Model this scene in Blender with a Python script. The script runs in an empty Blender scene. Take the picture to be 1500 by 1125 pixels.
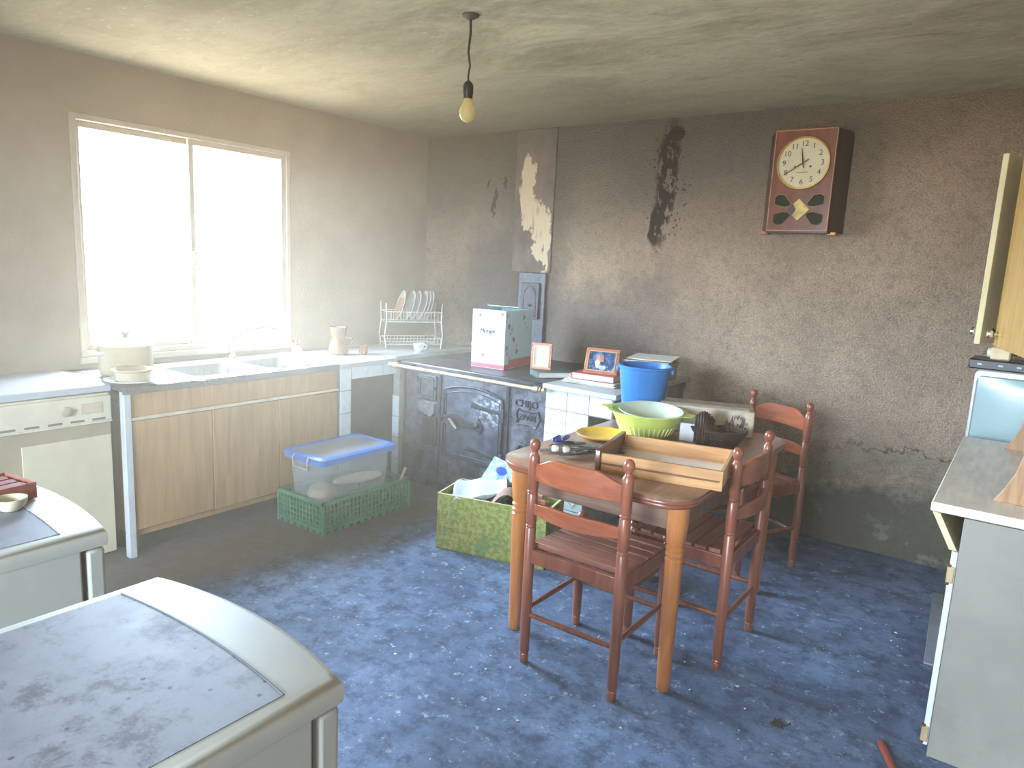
import bpy, math, random
from mathutils import Matrix, Vector
random.seed(7)
PI = math.pi
scene = bpy.context.scene
COL = scene.collection

# ------------------------------------------------------------------ camera
cam_d = bpy.data.cameras.new('camera')
cam_d.lens = 25.0; cam_d.sensor_width = 36.0; cam_d.clip_start = 0.05
cam = bpy.data.objects.new('camera', cam_d); COL.objects.link(cam)
right = Vector((0.80535382, 0.59090099, 0.0473418))
down = Vector((0.13782344, -0.10897135, -0.98444398))
fwd = Vector((-0.57655003, 0.79935052, -0.1692005))
m = Matrix((( right.x, -down.x, -fwd.x, 0.0), (right.y, -down.y, -fwd.y, 0.0), (right.z, -down.z, -fwd.z, 1.55), (0, 0, 0, 1)))
cam.matrix_world = m
scene.camera = cam

# ------------------------------------------------------------------ world: bright sky over sunlit ground
W = bpy.data.worlds.new('sky'); scene.world = W; W.use_nodes = True
wt = W.node_tree; wt.nodes.clear()
wo = wt.nodes.new('ShaderNodeOutputWorld'); wb = wt.nodes.new('ShaderNodeBackground')
wc = wt.nodes.new('ShaderNodeTexCoord'); ws = wt.nodes.new('ShaderNodeSeparateXYZ'); wr = wt.nodes.new('ShaderNodeValToRGB')
wm = wt.nodes.new('ShaderNodeMapRange'); wm.inputs['From Min'].default_value = -0.3; wm.inputs['From Max'].default_value = 0.3
wt.links.new(wc.outputs['Generated'], ws.inputs[0]); wt.links.new(ws.outputs['Z'], wm.inputs['Value']); wt.links.new(wm.outputs[0], wr.inputs[0])
cr = wr.color_ramp
cr.elements[0].position = 0.35; cr.elements[0].color = (0.20, 0.175, 0.14, 1)      # sunlit ground outside
cr.elements[1].position = 0.75; cr.elements[1].color = (0.66, 0.82, 1.0, 1)       # hazy bright sky
wt.links.new(wr.outputs[0], wb.inputs[0]); wb.inputs[1].default_value = 84.0
wt.links.new(wb.outputs[0], wo.inputs[0])

def portal(name, loc, rot, sx, sy):
    l = bpy.data.lights.new(name, 'AREA'); l.shape = 'RECTANGLE'; l.size = sx; l.size_y = sy
    l.cycles.is_portal = True
    o = bpy.data.objects.new(name, l); o.location = loc; o.rotation_euler = rot; COL.objects.link(o)
portal('window_portal', (-4.30, 2.39, 1.57), (0, -PI/2, 0), 1.25, 1.3)      # points +x
portal('rear_fill_portal', (-1.15, -2.74, 1.525), (PI/2, 0, 0), 1.9, 1.35)   # points +y, portal of the added fill window

vs = scene.view_settings
vs.view_transform = 'Standard'; vs.look = 'None'; vs.gamma = 1.0; vs.use_curve_mapping = False
vs.exposure = 0.32
try:
    scene.cycles.use_denoising = True
    scene.cycles.max_bounces = 10; scene.cycles.diffuse_bounces = 6; scene.cycles.transparent_max_bounces = 12
    scene.cycles.volume_bounces = 1; scene.cycles.sample_clamp_indirect = 8.0
except Exception:
    pass

# ------------------------------------------------------------------ helpers
def lin(c):
    return tuple(((x/255)/12.92 if x/255 <= 0.04045 else ((x/255+0.055)/1.055)**2.4) for x in c)

class NT:
    """small node builder"""
    def __init__(s, name):
        s.mat = bpy.data.materials.new(name); s.mat.use_nodes = True
        s.t = s.mat.node_tree; s.t.nodes.clear()
        s.out = s.t.nodes.new('ShaderNodeOutputMaterial'); s.b = s.t.nodes.new('ShaderNodeBsdfPrincipled')
        s.t.links.new(s.b.outputs[0], s.out.inputs[0])
        s.tc = s.t.nodes.new('ShaderNodeTexCoord').outputs['Object']
    def link(s, v, sock):
        if isinstance(v, bpy.types.NodeSocket): s.t.links.new(v, sock)
        elif isinstance(v, tuple) and len(v) == 3 and sock.type == 'RGBA': sock.default_value = (*v, 1)
        else: sock.default_value = v
    def set(s, **kw):
        for k, v in kw.items(): s.link(v, s.b.inputs[k.replace('_', ' ')])
        return s
    def math(s, op, a, b=0.0):
        n = s.t.nodes.new('ShaderNodeMath'); n.operation = op; s.link(a, n.inputs[0]); s.link(b, n.inputs[1]); return n.outputs[0]
    def mul(s, a, b): return s.math('MULTIPLY', a, b)
    def add(s, a, b): return s.math('ADD', a, b)
    def sub(s, a, b): return s.math('SUBTRACT', a, b)
    def mx(s, a, b): return s.math('MAXIMUM', a, b)
    def xyz(s, v=None):
        n = s.t.nodes.new('ShaderNodeSeparateXYZ'); s.link(v or s.tc, n.inputs[0]); return n.outputs
    def map(s, scale=(1, 1, 1), loc=(0, 0, 0), rot=(0, 0, 0), v=None):
        n = s.t.nodes.new('ShaderNodeMapping'); s.link(v or s.tc, n.inputs[0]); n.inputs['Scale'].default_value = scale
        n.inputs['Location'].default_value = loc; n.inputs['Rotation'].default_value = rot; return n.outputs[0]
    def noise(s, scale, detail=4, rough=0.6, v=None, dist=0.0):
        n = s.t.nodes.new('ShaderNodeTexNoise'); s.link(v or s.tc, n.inputs['Vector']); n.inputs['Scale'].default_value = scale
        n.inputs['Detail'].default_value = detail; n.inputs['Roughness'].default_value = rough; n.inputs['Distortion'].default_value = dist
        return n.outputs['Fac']
    def voro(s, scale, v=None, feat='F1'):
        n = s.t.nodes.new('ShaderNodeTexVoronoi'); s.link(v or s.tc, n.inputs['Vector']); n.inputs['Scale'].default_value = scale; n.feature = feat
        return n.outputs['Distance']
    def sm(s, v, a, b, lo=0.0, hi=1.0):
        n = s.t.nodes.new('ShaderNodeMapRange'); n.interpolation_type = 'SMOOTHSTEP'; s.link(v, n.inputs['Value'])
        inv = a > b
        n.inputs['From Min'].default_value = min(a, b); n.inputs['From Max'].default_value = max(a, b)
        n.inputs['To Min'].default_value = hi if inv else lo; n.inputs['To Max'].default_value = lo if inv else hi
        return n.outputs[0]
    def mix(s, f, a, b, mode='MIX'):
        n = s.t.nodes.new('ShaderNodeMix'); n.data_type = 'RGBA'; n.blend_type = mode
        s.link(f, n.inputs[0]); s.link(a, n.inputs[6]); s.link(b, n.inputs[7]); return n.outputs[2]
    def bump(s, h, strength=0.3, dist=0.01):
        n = s.t.nodes.new('ShaderNodeBump'); s.link(h, n.inputs['Height']); n.inputs['Strength'].default_value = strength
        n.inputs['Distance'].default_value = dist; s.t.links.new(n.outputs[0], s.b.inputs['Normal']); return s
    def blob(s, x, z, cx, cz, rx, rz, soft=0.5):
        a = s.math('POWER', s.mul(s.sub(x, cx), 1/rx), 2.0); b = s.math('POWER', s.mul(s.sub(z, cz), 1/rz), 2.0)
        return s.sm(s.add(a, b), 1.0+soft, 1.0-soft)

_mats = {}
def plain(name, c, rough=0.5, metal=0.0, var=0.12, scale=8.0, bump=0.0, bscale=60, spec=0.5, coat=0.0, dirt_haze=None, stretch=(1, 1, 1)):
    """one-colour procedural material with a little mottling, wear and relief"""
    if name in _mats: return _mats[name]
    n = NT(name); c = lin(c)
    v = n.map(scale=stretch)
    f = n.noise(scale, 5, 0.65, v)
    d = tuple(x*(1-var*2) for x in c); l = tuple(min(1, x*(1+var)) for x in c)
    col = n.mix(n.sm(f, 0.3, 0.7), d, l)
    if dirt_haze:
        col = n.mix(n.mul(n.sm(n.noise(dirt_haze[1], 6, 0.7), 0.52, 0.72), dirt_haze[2]), col, lin(dirt_haze[0]))
    n.set(Base_Color=col, Roughness=rough, Metallic=metal, Specular_IOR_Level=spec, Coat_Weight=coat)
    if bump: n.bump(n.noise(bscale, 5, 0.6), bump, 0.004)
    _mats[name] = n.mat; return n.mat

def wood(name, c1, c2, scale=6, axis=2, rough=0.35, coat=0.25, bump=0.08):
    if name in _mats: return _mats[name]
    n = NT(name); st = [14, 14, 14]; st[axis] = 1.2
    v = n.map(scale=tuple(st))
    g = n.noise(scale*0.5, 6, 0.6, v, dist=0.6)
    f = n.noise(2.0, 3, 0.5)
    col = n.mix(n.sm(g, 0.3, 0.72), lin(c1), lin(c2))
    col = n.mix(n.mul(n.sm(f, 0.45, 0.75), 0.35), col, tuple(x*0.55 for x in lin(c1)))
    n.set(Base_Color=col, Roughness=rough, Coat_Weight=coat, Coat_Roughness=0.25)
    n.bump(g, bump, 0.002)
    _mats[name] = n.mat; return n.mat

class M:
    """mesh collector"""
    def __init__(s): s.v = []; s.f = []
    def add(s, vs, fs, xf=None):
        o = len(s.v)
        s.v += [tuple(xf @ Vector(p)) if xf else tuple(p) for p in vs]
        s.f += [tuple(i+o for i in f) for f in fs]; return s
    def box(s, x0, x1, y0, y1, z0, z1, xf=None):
        vs = [(x0, y0, z0), (x1, y0, z0), (x1, y1, z0), (x0, y1, z0), (x0, y0, z1), (x1, y0, z1), (x1, y1, z1), (x0, y1, z1)]
        return s.add(vs, [(3, 2, 1, 0), (4, 5, 6, 7), (0, 1, 5, 4), (1, 2, 6, 5), (2, 3, 7, 6), (3, 0, 4, 7)], xf)
    def lathe(s, prof, seg=20, xf=None, cap=True):
        vs = []; fs = []; n = len(prof)
        for r, z in prof:
            for k in range(seg):
                a = 2*PI*k/seg; vs.append((r*math.cos(a), r*math.sin(a), z))
        for i in range(n-1):
            for k in range(seg):
                k2 = (k+1) % seg; fs.append((i*seg+k, i*seg+k2, (i+1)*seg+k2, (i+1)*seg+k))
        if cap:
            fs.append(tuple(range(seg-1, -1, -1))); fs.append(tuple(range((n-1)*seg, n*seg)))
        return s.add(vs, fs, xf)
    def tube(s, pts, r, seg=10, xf=None, closed=False):
        pts = [Vector(p) for p in pts]; n = len(pts); rs = r if isinstance(r, (list, tuple)) else [r]*n
        vs = []; fs = []; up = None
        for i, p in enumerate(pts):
            if closed: t = (pts[(i+1) % n]-pts[i-1])
            else: t = pts[min(i+1, n-1)]-pts[max(i-1, 0)]
            t.normalize()
            if up is None:
                up = Vector((0, 0, 1)) if abs(t.z) < 0.9 else Vector((1, 0, 0))
            a = t.cross(up)
            if a.length < 1e-5: a = t.orthogonal()
            a.normalize(); b = a.cross(t).normalized(); up = b
            for k in range(seg):
                q = 2*PI*k/seg; vs.append(p+(a*math.cos(q)+b*math.sin(q))*rs[i])
        for i in range(n if closed else n-1):
            j = (i+1) % n
            for k in range(seg):
                k2 = (k+1) % seg; fs.append((i*seg+k, i*seg+k2, j*seg+k2, j*seg+k))
        if not closed:
            fs.append(tuple(range(seg-1, -1, -1))); fs.append(tuple(range((n-1)*seg, n*seg)))
        return s.add(vs, fs, xf)
    def prism(s, poly, h0, h1, xf=None):
        """poly in xy, extruded along z"""
        n = len(poly)
        vs = [(x, y, h0) for x, y in poly]+[(x, y, h1) for x, y in poly]
        fs = [tuple(range(n-1, -1, -1)), tuple(range(n, 2*n))]+[(i, (i+1) % n, n+(i+1) % n, n+i) for i in range(n)]
        return s.add(vs, fs, xf)
    def loft(s, rings, xf=None, cap=True):
        n = len(rings[0]); vs = [p for r in rings for p in r]; fs = []
        for i in range(len(rings)-1):
            for k in range(n):
                k2 = (k+1) % n; fs.append((i*n+k, i*n+k2, (i+1)*n+k2, (i+1)*n+k))
        if cap: fs.append(tuple(range(n-1, -1, -1))); fs.append(tuple(range((len(rings)-1)*n, len(rings)*n)))
        return s.add(vs, fs, xf)
    def sheet(s, fn, nu, nv, thick=0.0, xf=None):
        """grid surface fn(u,v)->(x,y,z); with thickness it is a closed slab (offset in -z)"""
        top = [fn(i/nu, j/nv) for j in range(nv+1) for i in range(nu+1)]
        w = nu+1; fs = [(j*w+i, j*w+i+1, (j+1)*w+i+1, (j+1)*w+i) for j in range(nv) for i in range(nu)]
        if not thick: return s.add(top, fs, xf)
        N = len(top); bot = [(x, y, z-thick) for x, y, z in top]
        fs += [tuple(N+k for k in reversed(f)) for f in fs[:nu*nv]]
        edge = [i for i in range(w)]+[j*w+nu for j in range(1, nv+1)]+[nv*w+i for i in range(nu-1, -1, -1)]+[j*w for j in range(nv-1, 0, -1)]
        for a, b in zip(edge, edge[1:]+edge[:1]): fs.append((a, N+a, N+b, b))
        return s.add(top+bot, fs, xf)

def T(x=0, y=0, z=0, rz=0, rx=0, ry=0):
    return Matrix.Translation((x, y, z)) @ Matrix.Rotation(rz, 4, 'Z') @ Matrix.Rotation(ry, 4, 'Y') @ Matrix.Rotation(rx, 4, 'X')

def obj(name, mb, mat, parent=None, bevel=0.0, smooth=40, label=None, seg=2):
    me = bpy.data.meshes.new(name); me.from_pydata(mb.v, [], mb.f); me.update()
    me.materials.append(mat)
    if smooth:
        for p in me.polygons: p.use_smooth = True
        me.set_sharp_from_angle(angle=math.radians(smooth))
    o = bpy.data.objects.new(name, me); COL.objects.link(o)
    if parent: o.parent = parent
    if label: o['label'] = label
    if bevel:
        b = o.modifiers.new('bevel', 'BEVEL'); b.width = bevel; b.segments = seg; b.limit_method = 'ANGLE'; b.angle_limit = math.radians(50)
    return o
def tag(o, label, cat, group=None, kind=None):
    o['label'] = label; o['category'] = cat
    if group: o['group'] = group
    if kind: o['kind'] = kind
    return o
def thing(name, label, cat, loc=(0, 0, 0), rz=0, group=None):
    o = bpy.data.objects.new(name, None); o.empty_display_size = 0.05; COL.objects.link(o)
    o.location = loc; o.rotation_euler = (0, 0, rz); return tag(o, label, cat, group)
def solo(name, mb, mat, label, cat, loc=(0, 0, 0), rz=0, bevel=0.0, group=None, smooth=40):
    o = obj(name, mb, mat, None, bevel, smooth); o.location = loc; o.rotation_euler = (0, 0, rz); return tag(o, label, cat, group)
def struct(name, mb, mat, label=None, parent=None, bevel=0.0):
    o = obj(name, mb, mat, parent, bevel)
    if not parent: o['kind'] = 'structure'
    if label: o['label'] = label
    return o
def share(src, name, parent, loc=(0, 0, 0), rot=(0, 0, 0)):
    o = src.copy(); o.name = name; COL.objects.link(o); o.parent = parent; o.location = loc; o.rotation_euler = rot; return o
def copy_tree(o, parent=None):
    c = o.copy(); COL.objects.link(c); c.parent = parent
    for ch in list(o.children): copy_tree(ch, c)
    return c
def text(name, body, size, mat, parent, xf, extrude=0.0006, shear=0.0):
    cu = bpy.data.curves.new(name, 'FONT'); cu.body = body; cu.size = size; cu.extrude = extrude; cu.align_x = 'CENTER'; cu.align_y = 'CENTER'; cu.shear = shear
    cu.resolution_u = 3
    t = bpy.data.objects.new(name, cu); COL.objects.link(t)
    bpy.context.view_layer.update()
    me = bpy.data.meshes.new_from_object(t.evaluated_get(bpy.context.evaluated_depsgraph_get()))
    bpy.data.objects.remove(t)
    me.transform(xf); me.materials.clear(); me.materials.append(mat)
    o = bpy.data.objects.new(name, me); COL.objects.link(o); o.parent = parent; return o
def rrect(x0, x1, y0, y1, r, n=6):
    p = []
    for cx, cy, a0 in ((x1-r, y1-r, 0), (x0+r, y1-r, PI/2), (x0+r, y0+r, PI), (x1-r, y0+r, 1.5*PI)):
        for k in range(n+1):
            a = a0+PI/2*k/n; p.append((cx+r*math.cos(a), cy+r*math.sin(a)))
    return p

# room: left wall x=-4.117, back wall y=4.40, right wall x=0.47, front wall y=-2.6, ceiling 2.50
XL, YB, XR, YF, H = -4.117, 4.40, 0.47, -2.6, 2.50

# ------------------------------------------------------------------ structure materials
def mat_wall_back():
    n = NT('rough_plaster_back'); x, y, z = n.xyz()
    big = n.noise(1.3, 6, 0.65); mid = n.noise(5, 6, 0.7); fine = n.noise(120, 4, 0.7)
    col = n.mix(n.sm(big, 0.3, 0.72), lin((176, 151, 128)), lin((212, 184, 156)))
    col = n.mix(n.mul(n.sm(fine, 0.38, 0.66), 0.6), col, lin((112, 100, 90)))
    col = n.mix(n.mul(n.sm(n.noise(22, 6, 0.75), 0.46, 0.66), 0.35), col, lin((110, 102, 94)))
    zz = n.add(z, n.mul(n.sub(big, 0.5), 1.1)); 
    # soot settled over the upper wall towards the chimney
    up = n.mul(n.sm(zz, 1.55, 2.2), n.sm(x, -0.3, -1.7))
    col = n.mix(n.mul(up, 0.8), col, lin((98, 98, 92)))
    up2 = n.mul(n.sm(zz, 2.1, 2.5), 0.55)
    col = n.mix(up2, col, lin((92, 84, 70)))
    # soot round the stove and its pipe
    xs = n.add(x, n.mul(n.sub(mid, 0.5), 0.35))
    soot = n.mul(n.blob(xs, zz, -3.3, 1.35, 0.42, 0.55, 0.9), 0.75)
    col = n.mix(soot, col, lin((78, 76, 80)))
    soot2 = n.mul(n.blob(xs, zz, -2.6, 1.0, 0.7, 0.45, 0.9), 0.55)
    col = n.mix(soot2, col, lin((90, 90, 96)))
    pipe = n.mul(n.blob(xs, zz, -3.02, 2.0, 0.28, 0.8, 0.8), 0.6)
    col = n.mix(pipe, col, lin((96, 90, 86)))
    # damp foot of the wall, dark with flaking lime above it
    zd = n.add(z, n.mul(n.sub(mid, 0.5), 0.5))
    zd = n.add(zd, n.mul(n.add(x, 0.6), -0.10))
    flake = n.mul(n.mul(n.sm(zd, 0.30, 0.42), n.sm(zd, 0.68, 0.55)), n.sm(n.noise(9, 6, 0.7), 0.42, 0.58))
    col = n.mix(n.mul(flake, 0.55), col, lin((158, 150, 136)))
    damp = n.sm(zd, 0.44, 0.30)
    col = n.mix(n.mul(damp, 0.85), col, lin((66, 68, 60)))
    moss = n.mul(n.mul(damp, n.sm(n.noise(6, 5, 0.7), 0.5, 0.66)), 0.6)
    col = n.mix(moss, col, lin((92, 98, 74)))
    salt = n.mul(n.mul(n.sm(zd, 0.30, 0.10), n.sm(n.noise(4.2, 6, 0.75), 0.56, 0.66)), 0.6)
    col = n.mix(salt, col, lin((140, 138, 128)))
    # tar drips that ran down from a hole near the ceiling
    xd = n.add(x, n.mul(n.sub(n.noise(7, 4, 0.6), 0.5), 0.14)); xd = n.add(xd, n.mul(n.sub(z, 2.4), -0.04))
    spots = n.noise(1.0, 5, 0.7, n.map(scale=(26, 1, 13)))
    sp2 = n.voro(20, n.map(scale=(1.0, 0.0, 0.8)))
    dr = n.blob(xd, z, -2.015, 2.08, 0.075, 0.40, 0.55)
    dr = n.mul(dr, n.mx(n.sm(spots, 0.43, 0.5), n.sm(sp2, 0.42, 0.34)))
    top = n.blob(xd, z, -1.985, 2.40, 0.045, 0.05, 0.35)
    low = n.mul(n.blob(xd, z, -2.05, 1.84, 0.045, 0.15, 0.4), n.sm(spots, 0.38, 0.46))
    dr = n.mx(n.mx(dr, top), low)
    side = n.mul(n.blob(x, z, -2.02, 2.05, 0.17, 0.36, 0.7), n.sm(n.voro(30, n.map(scale=(1, 0, 1))), 0.24, 0.18))
    dr = n.mx(dr, side)
    for cx, cz, rx, rz in ((-3.39, 2.02, 0.022, 0.075), (-3.41, 1.93, 0.01, 0.06), (-3.31, 2.13, 0.013, 0.05), (-3.46, 2.13, 0.014, 0.035)):
        dr = n.mx(dr, n.blob(xd, z, cx, cz, rx, rz, 0.3))
    col = n.mix(n.mul(dr, 0.88), col, lin((38, 32, 28)))
    # cracked edge of the fallen render
    crack = n.mul(n.sm(n.math('ABSOLUTE', n.sub(zd, 0.60)), 0.012, 0.004), n.sm(x, -1.1, -0.4))
    col = n.mix(n.mul(crack, 0.7), col, lin((48, 44, 42)))
    n.set(Base_Color=col, Roughness=0.93, Specular_IOR_Level=0.2)
    h = n.add(n.mul(n.noise(130, 5, 0.65), 1.0), n.mul(n.voro(90), 0.5)); h = n.mul(h, n.sm(zd, 0.25, 0.45, 0.25, 1.0))
    h = n.add(h, n.mul(n.noise(9, 4, 0.6), 1.2)); h = n.sub(h, n.mul(flake, 0.9))
    n.bump(h, 1.0, 0.016); return n.mat
def mat_wall_left():
    n = NT('painted_plaster_left'); x, y, z = n.xyz()
    col = n.mix(n.sm(n.noise(1.4, 5, 0.6), 0.3, 0.7), lin((134, 120, 104)), lin((154, 139, 121)))
    col = n.mix(n.mul(n.sm(n.add(z, n.mul(n.noise(1.5, 4, 0.6), 0.5)), 2.3, 2.75), 0.5), col, lin((112, 106, 92)))
    n.set(Base_Color=col, Roughness=0.9, Specular_IOR_Level=0.2)
    n.bump(n.noise(70, 4, 0.6), 0.3, 0.006); return n.mat
def mat_ceiling():
    n = NT('sooty_plaster_ceiling'); x, y, z = n.xyz()
    v = n.map(scale=(0.8, 1.6, 1), rot=(0, 0, 0.5))
    a = n.noise(1.6, 7, 0.7, v, dist=0.8); b = n.noise(6, 6, 0.7, v)
    col = n.mix(n.sm(a, 0.32, 0.68), lin((166, 158, 132)), lin((204, 197, 170)))
    col = n.mix(n.mul(n.sm(b, 0.48, 0.7), 0.5), col, lin((208, 204, 184)))
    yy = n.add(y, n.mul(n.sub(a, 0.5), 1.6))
    back = n.mul(n.sm(yy, 2.8, 4.5), n.sm(x, 0.4, -1.8, 0.25, 1.0))  # soot towards the back wall, weighted left to even out the light
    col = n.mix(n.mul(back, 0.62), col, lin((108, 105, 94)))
    # left half painted darker to offset the strong light near the window
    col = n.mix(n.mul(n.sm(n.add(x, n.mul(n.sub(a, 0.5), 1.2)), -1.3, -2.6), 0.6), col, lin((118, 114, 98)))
    blot = n.mul(n.sm(n.noise(2.2, 6, 0.75, v), 0.55, 0.7), 0.35)
    col = n.mix(blot, col, lin((104, 92, 66)))
    n.set(Base_Color=col, Roughness=0.92, Specular_IOR_Level=0.2)
    col = n.mix(n.mul(n.sm(n.noise(14, 7, 0.78, v), 0.50, 0.66), 0.45), col, lin((134, 127, 104)))
    col = n.mix(n.mul(n.sm(n.noise(20, 7, 0.8, v), 0.56, 0.68), 0.5), col, lin((216, 212, 194)))
    n.set(Base_Color=col)
    n.bump(n.add(a, n.mul(n.noise(30, 4, 0.6), 0.35)), 0.45, 0.014); return n.mat
def mat_floor():
    n = NT('worn_concrete_floor'); x, y, z = n.xyz()
    a = n.noise(1.7, 7, 0.7, dist=0.5); b = n.noise(11, 7, 0.75); c = n.noise(60, 4, 0.7)
    col = n.mix(n.sm(a, 0.3, 0.7), lin((62, 80, 110)), lin((112, 135, 170)))
    col = n.mix(n.mul(n.sm(b, 0.43, 0.64), 0.8), col, lin((46, 60, 86)))
    col = n.mix(n.mul(n.sm(n.noise(17, 7, 0.8), 0.56, 0.66), 0.6), col, lin((190, 204, 222)))
    col = n.mix(n.mul(n.sm(c, 0.42, 0.7), 0.4), col, lin((84, 94, 112)))
    speck = n.sm(n.voro(26), 0.10, 0.06); speck = n.mul(speck, n.sm(n.noise(5, 3, 0.6), 0.5, 0.6))
    col = n.mix(n.mul(speck, 0.8), col, lin((224, 228, 232)))
    # brown painted along the cupboards, standing in for haze over the floor
    xx = n.add(x, n.mul(n.sub(n.noise(2.4, 4, 0.6), 0.5), 0.7))
    dirt_haze = n.sm(n.sub(xx, n.mul(n.sub(y, 2.2), 0.25)), -2.55, -3.1)
    col = n.mix(n.mul(dirt_haze, 0.85), col, lin((112, 98, 84)))
    n.set(Base_Color=col, Roughness=n.sm(b, 0.2, 0.8, 0.55, 0.8), Specular_IOR_Level=0.4)
    n.bump(n.add(b, n.mul(c, 0.5)), 0.3, 0.006); return n.mat
def mat_chimney():
    n = NT('peeling_chimney_paint'); x, y, z = n.xyz()
    a = n.noise(7, 6, 0.7, n.map(scale=(1.5, 1, 1)))
    col = n.mix(n.sm(a, 0.35, 0.65), lin((88, 76, 70)), lin((114, 100, 92)))
    zz = n.add(z, n.mul(n.sub(a, 0.5), 0.7)); xx = n.add(x, n.mul(n.sub(a, 0.5), 0.18))
    peel = n.mx(n.blob(xx, zz, -3.11, 2.05, 0.07, 0.28, 0.15), n.blob(xx, zz, -3.02, 1.80, 0.11, 0.22, 0.15))
    peel = n.mx(peel, n.blob(xx, zz, -2.93, 1.68, 0.035, 0.26, 0.2))
    hole = n.blob(xx, zz, -3.08, 1.62, 0.07, 0.12, 0.2)
    peel = n.mul(peel, n.sub(1.0, hole))
    col = n.mix(peel, col, lin((196, 176, 146)))
    rust = n.mul(n.mul(peel, n.sm(n.noise(5, 4, 0.6, n.map(scale=(6, 1, 1))), 0.5, 0.62)), n.blob(x, z, -3.05, 1.84, 0.12, 0.12, 0.6))
    col = n.mix(n.mul(rust, 0.7), col, lin((150, 104, 70)))
    col = n.mix(n.mul(n.sm(z, 2.3, 2.42), 0.6), col, lin((84, 80, 72)))
    n.set(Base_Color=col, Roughness=0.85); n.bump(n.add(n.mul(peel, -0.6), a), 0.4, 0.006); return n.mat

# ------------------------------------------------------------------ structure
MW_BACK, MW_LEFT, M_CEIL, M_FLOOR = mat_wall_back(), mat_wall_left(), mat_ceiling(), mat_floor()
M_PLAIN = plain('plaster_plain', (168, 152, 132), 0.9, var=0.1, scale=2)
struct('floor', M().box(XL-.3, XR+.2, YF-.2, YB+.2, -0.1, 0), M_FLOOR, 'worn blue-grey concrete floor')
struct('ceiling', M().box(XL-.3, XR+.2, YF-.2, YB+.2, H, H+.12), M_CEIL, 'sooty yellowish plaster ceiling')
wb_o = struct('wall_back', M().box(XL-.3, XR+.2, YB, YB+.2, 0, H), MW_BACK, 'rough sooty plaster back wall with tar drips')
WY0, WY1, WZ0, WZ1 = 1.715, 3.062, 0.93, 2.20            # window opening in the left wall
struct('wall_left', M().box(XL-.26, XL, YF, WY0, 0, H).box(XL-.26, XL, WY1, YB, 0, H).box(XL-.26, XL, WY0, WY1, 0, WZ0).box(XL-.26, XL, WY0, WY1, WZ1, H), MW_LEFT, 'beige plaster wall around the window')
struct('wall_right', M().box(XR, XR+.2, YF, YB, 0, H), M_PLAIN, 'plain plaster wall behind the dresser')
RX0, RX1, RZ0, RZ1 = -2.1, -0.2, 0.85, 2.2              # opening for the added fill window behind the photographer
struct('wall_front', M().box(XL-.26, RX0, YF-.2, YF, 0, H).box(RX1, XR+.2, YF-.2, YF, 0, H).box(RX0, RX1, YF-.2, YF, 0, RZ0).box(RX0, RX1, YF-.2, YF, RZ1, H), M_PLAIN, 'plain plaster wall behind the photographer')
obj('chimney_panel', M().box(-3.225, -2.875, YB-.009, YB+.01, 1.48, H-.002), mat_chimney(), wb_o, bevel=0.004, label='narrow peeling chimney strip above the stove')

# window_1: white aluminium sliding window, two sashes
M_ALU = plain('window_aluminium', (172, 160, 144), 0.4, 0.0, var=0.05)
def pane_mat():
    n = NT('window_glass'); tr = n.t.nodes.new('ShaderNodeBsdfTransparent'); gl = n.t.nodes.new('ShaderNodeBsdfGlossy'); mxs = n.t.nodes.new('ShaderNodeMixShader')
    gl.inputs['Roughness'].default_value = 0.05; mxs.inputs[0].default_value = 0.05; tr.inputs[0].default_value = (0.97, 0.98, 0.98, 1)
    n.t.links.new(tr.outputs[0], mxs.inputs[1]); n.t.links.new(gl.outputs[0], mxs.inputs[2]); n.t.links.new(mxs.outputs[0], n.out.inputs[0]); n.t.nodes.remove(n.b)
    return n.mat
M_PANE = pane_mat()
def frame_rect(y0, y1, z0, z1, w, x0, x1):
    return M().box(x0, x1, y0, y1, z0, z0+w).box(x0, x1, y0, y1, z1-w, z1).box(x0, x1, y0, y0+w, z0+w, z1-w).box(x0, x1, y1-w, y1, z0+w, z1-w)
win = struct('window_1', frame_rect(WY0, WY1, WZ0, WZ1, 0.030, XL-.07, XL+.012), M_ALU, 'pale metal sliding window above the sink', bevel=0.003)
for y0, y1, dx, nm in ((WY0+.03, 2.395, -0.045, 'sash'), (2.36, WY1-.03, -0.015, 'sash')):
    s = obj(nm, frame_rect(y0, y1, WZ0+.03, WZ1-.03, 0.032, XL+dx-.012, XL+dx+.012), M_ALU, win, bevel=0.002)
    obj('pane', M().box(XL+dx-.002, XL+dx+.002, y0+.03, y1-.03, WZ0+.06, WZ1-.06), M_PANE, s)
obj('latch', M().box(XL-.006, XL+.016, 2.368, 2.39, 1.42, 1.52), plain('latch_metal', (190, 180, 165), 0.35), win, bevel=0.003)
obj('window_sill', M().box(XL-.07, XL+.025, WY0-.01, WY1+.01, WZ0-.035, WZ0), M_ALU, win, bevel=0.004)
# unseen window added behind the photographer, sized for fill light
w2 = struct('fill_window', M().box(RX0, RX1, YF-.1, YF+.01, RZ0, RZ0+.04).box(RX0, RX1, YF-.1, YF+.01, RZ1-.04, RZ1).box(RX0, RX0+.04, YF-.1, YF+.01, RZ0+.04, RZ1-.04).box(RX1-.04, RX1, YF-.1, YF+.01, RZ0+.04, RZ1-.04), M_ALU, 'added unseen window behind the photographer for fill light')
obj('pane', M().box(RX0+.04, RX1-.04, YF-.05, YF-.046, RZ0+.04, RZ1-.04), M_PANE, w2)

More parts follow.
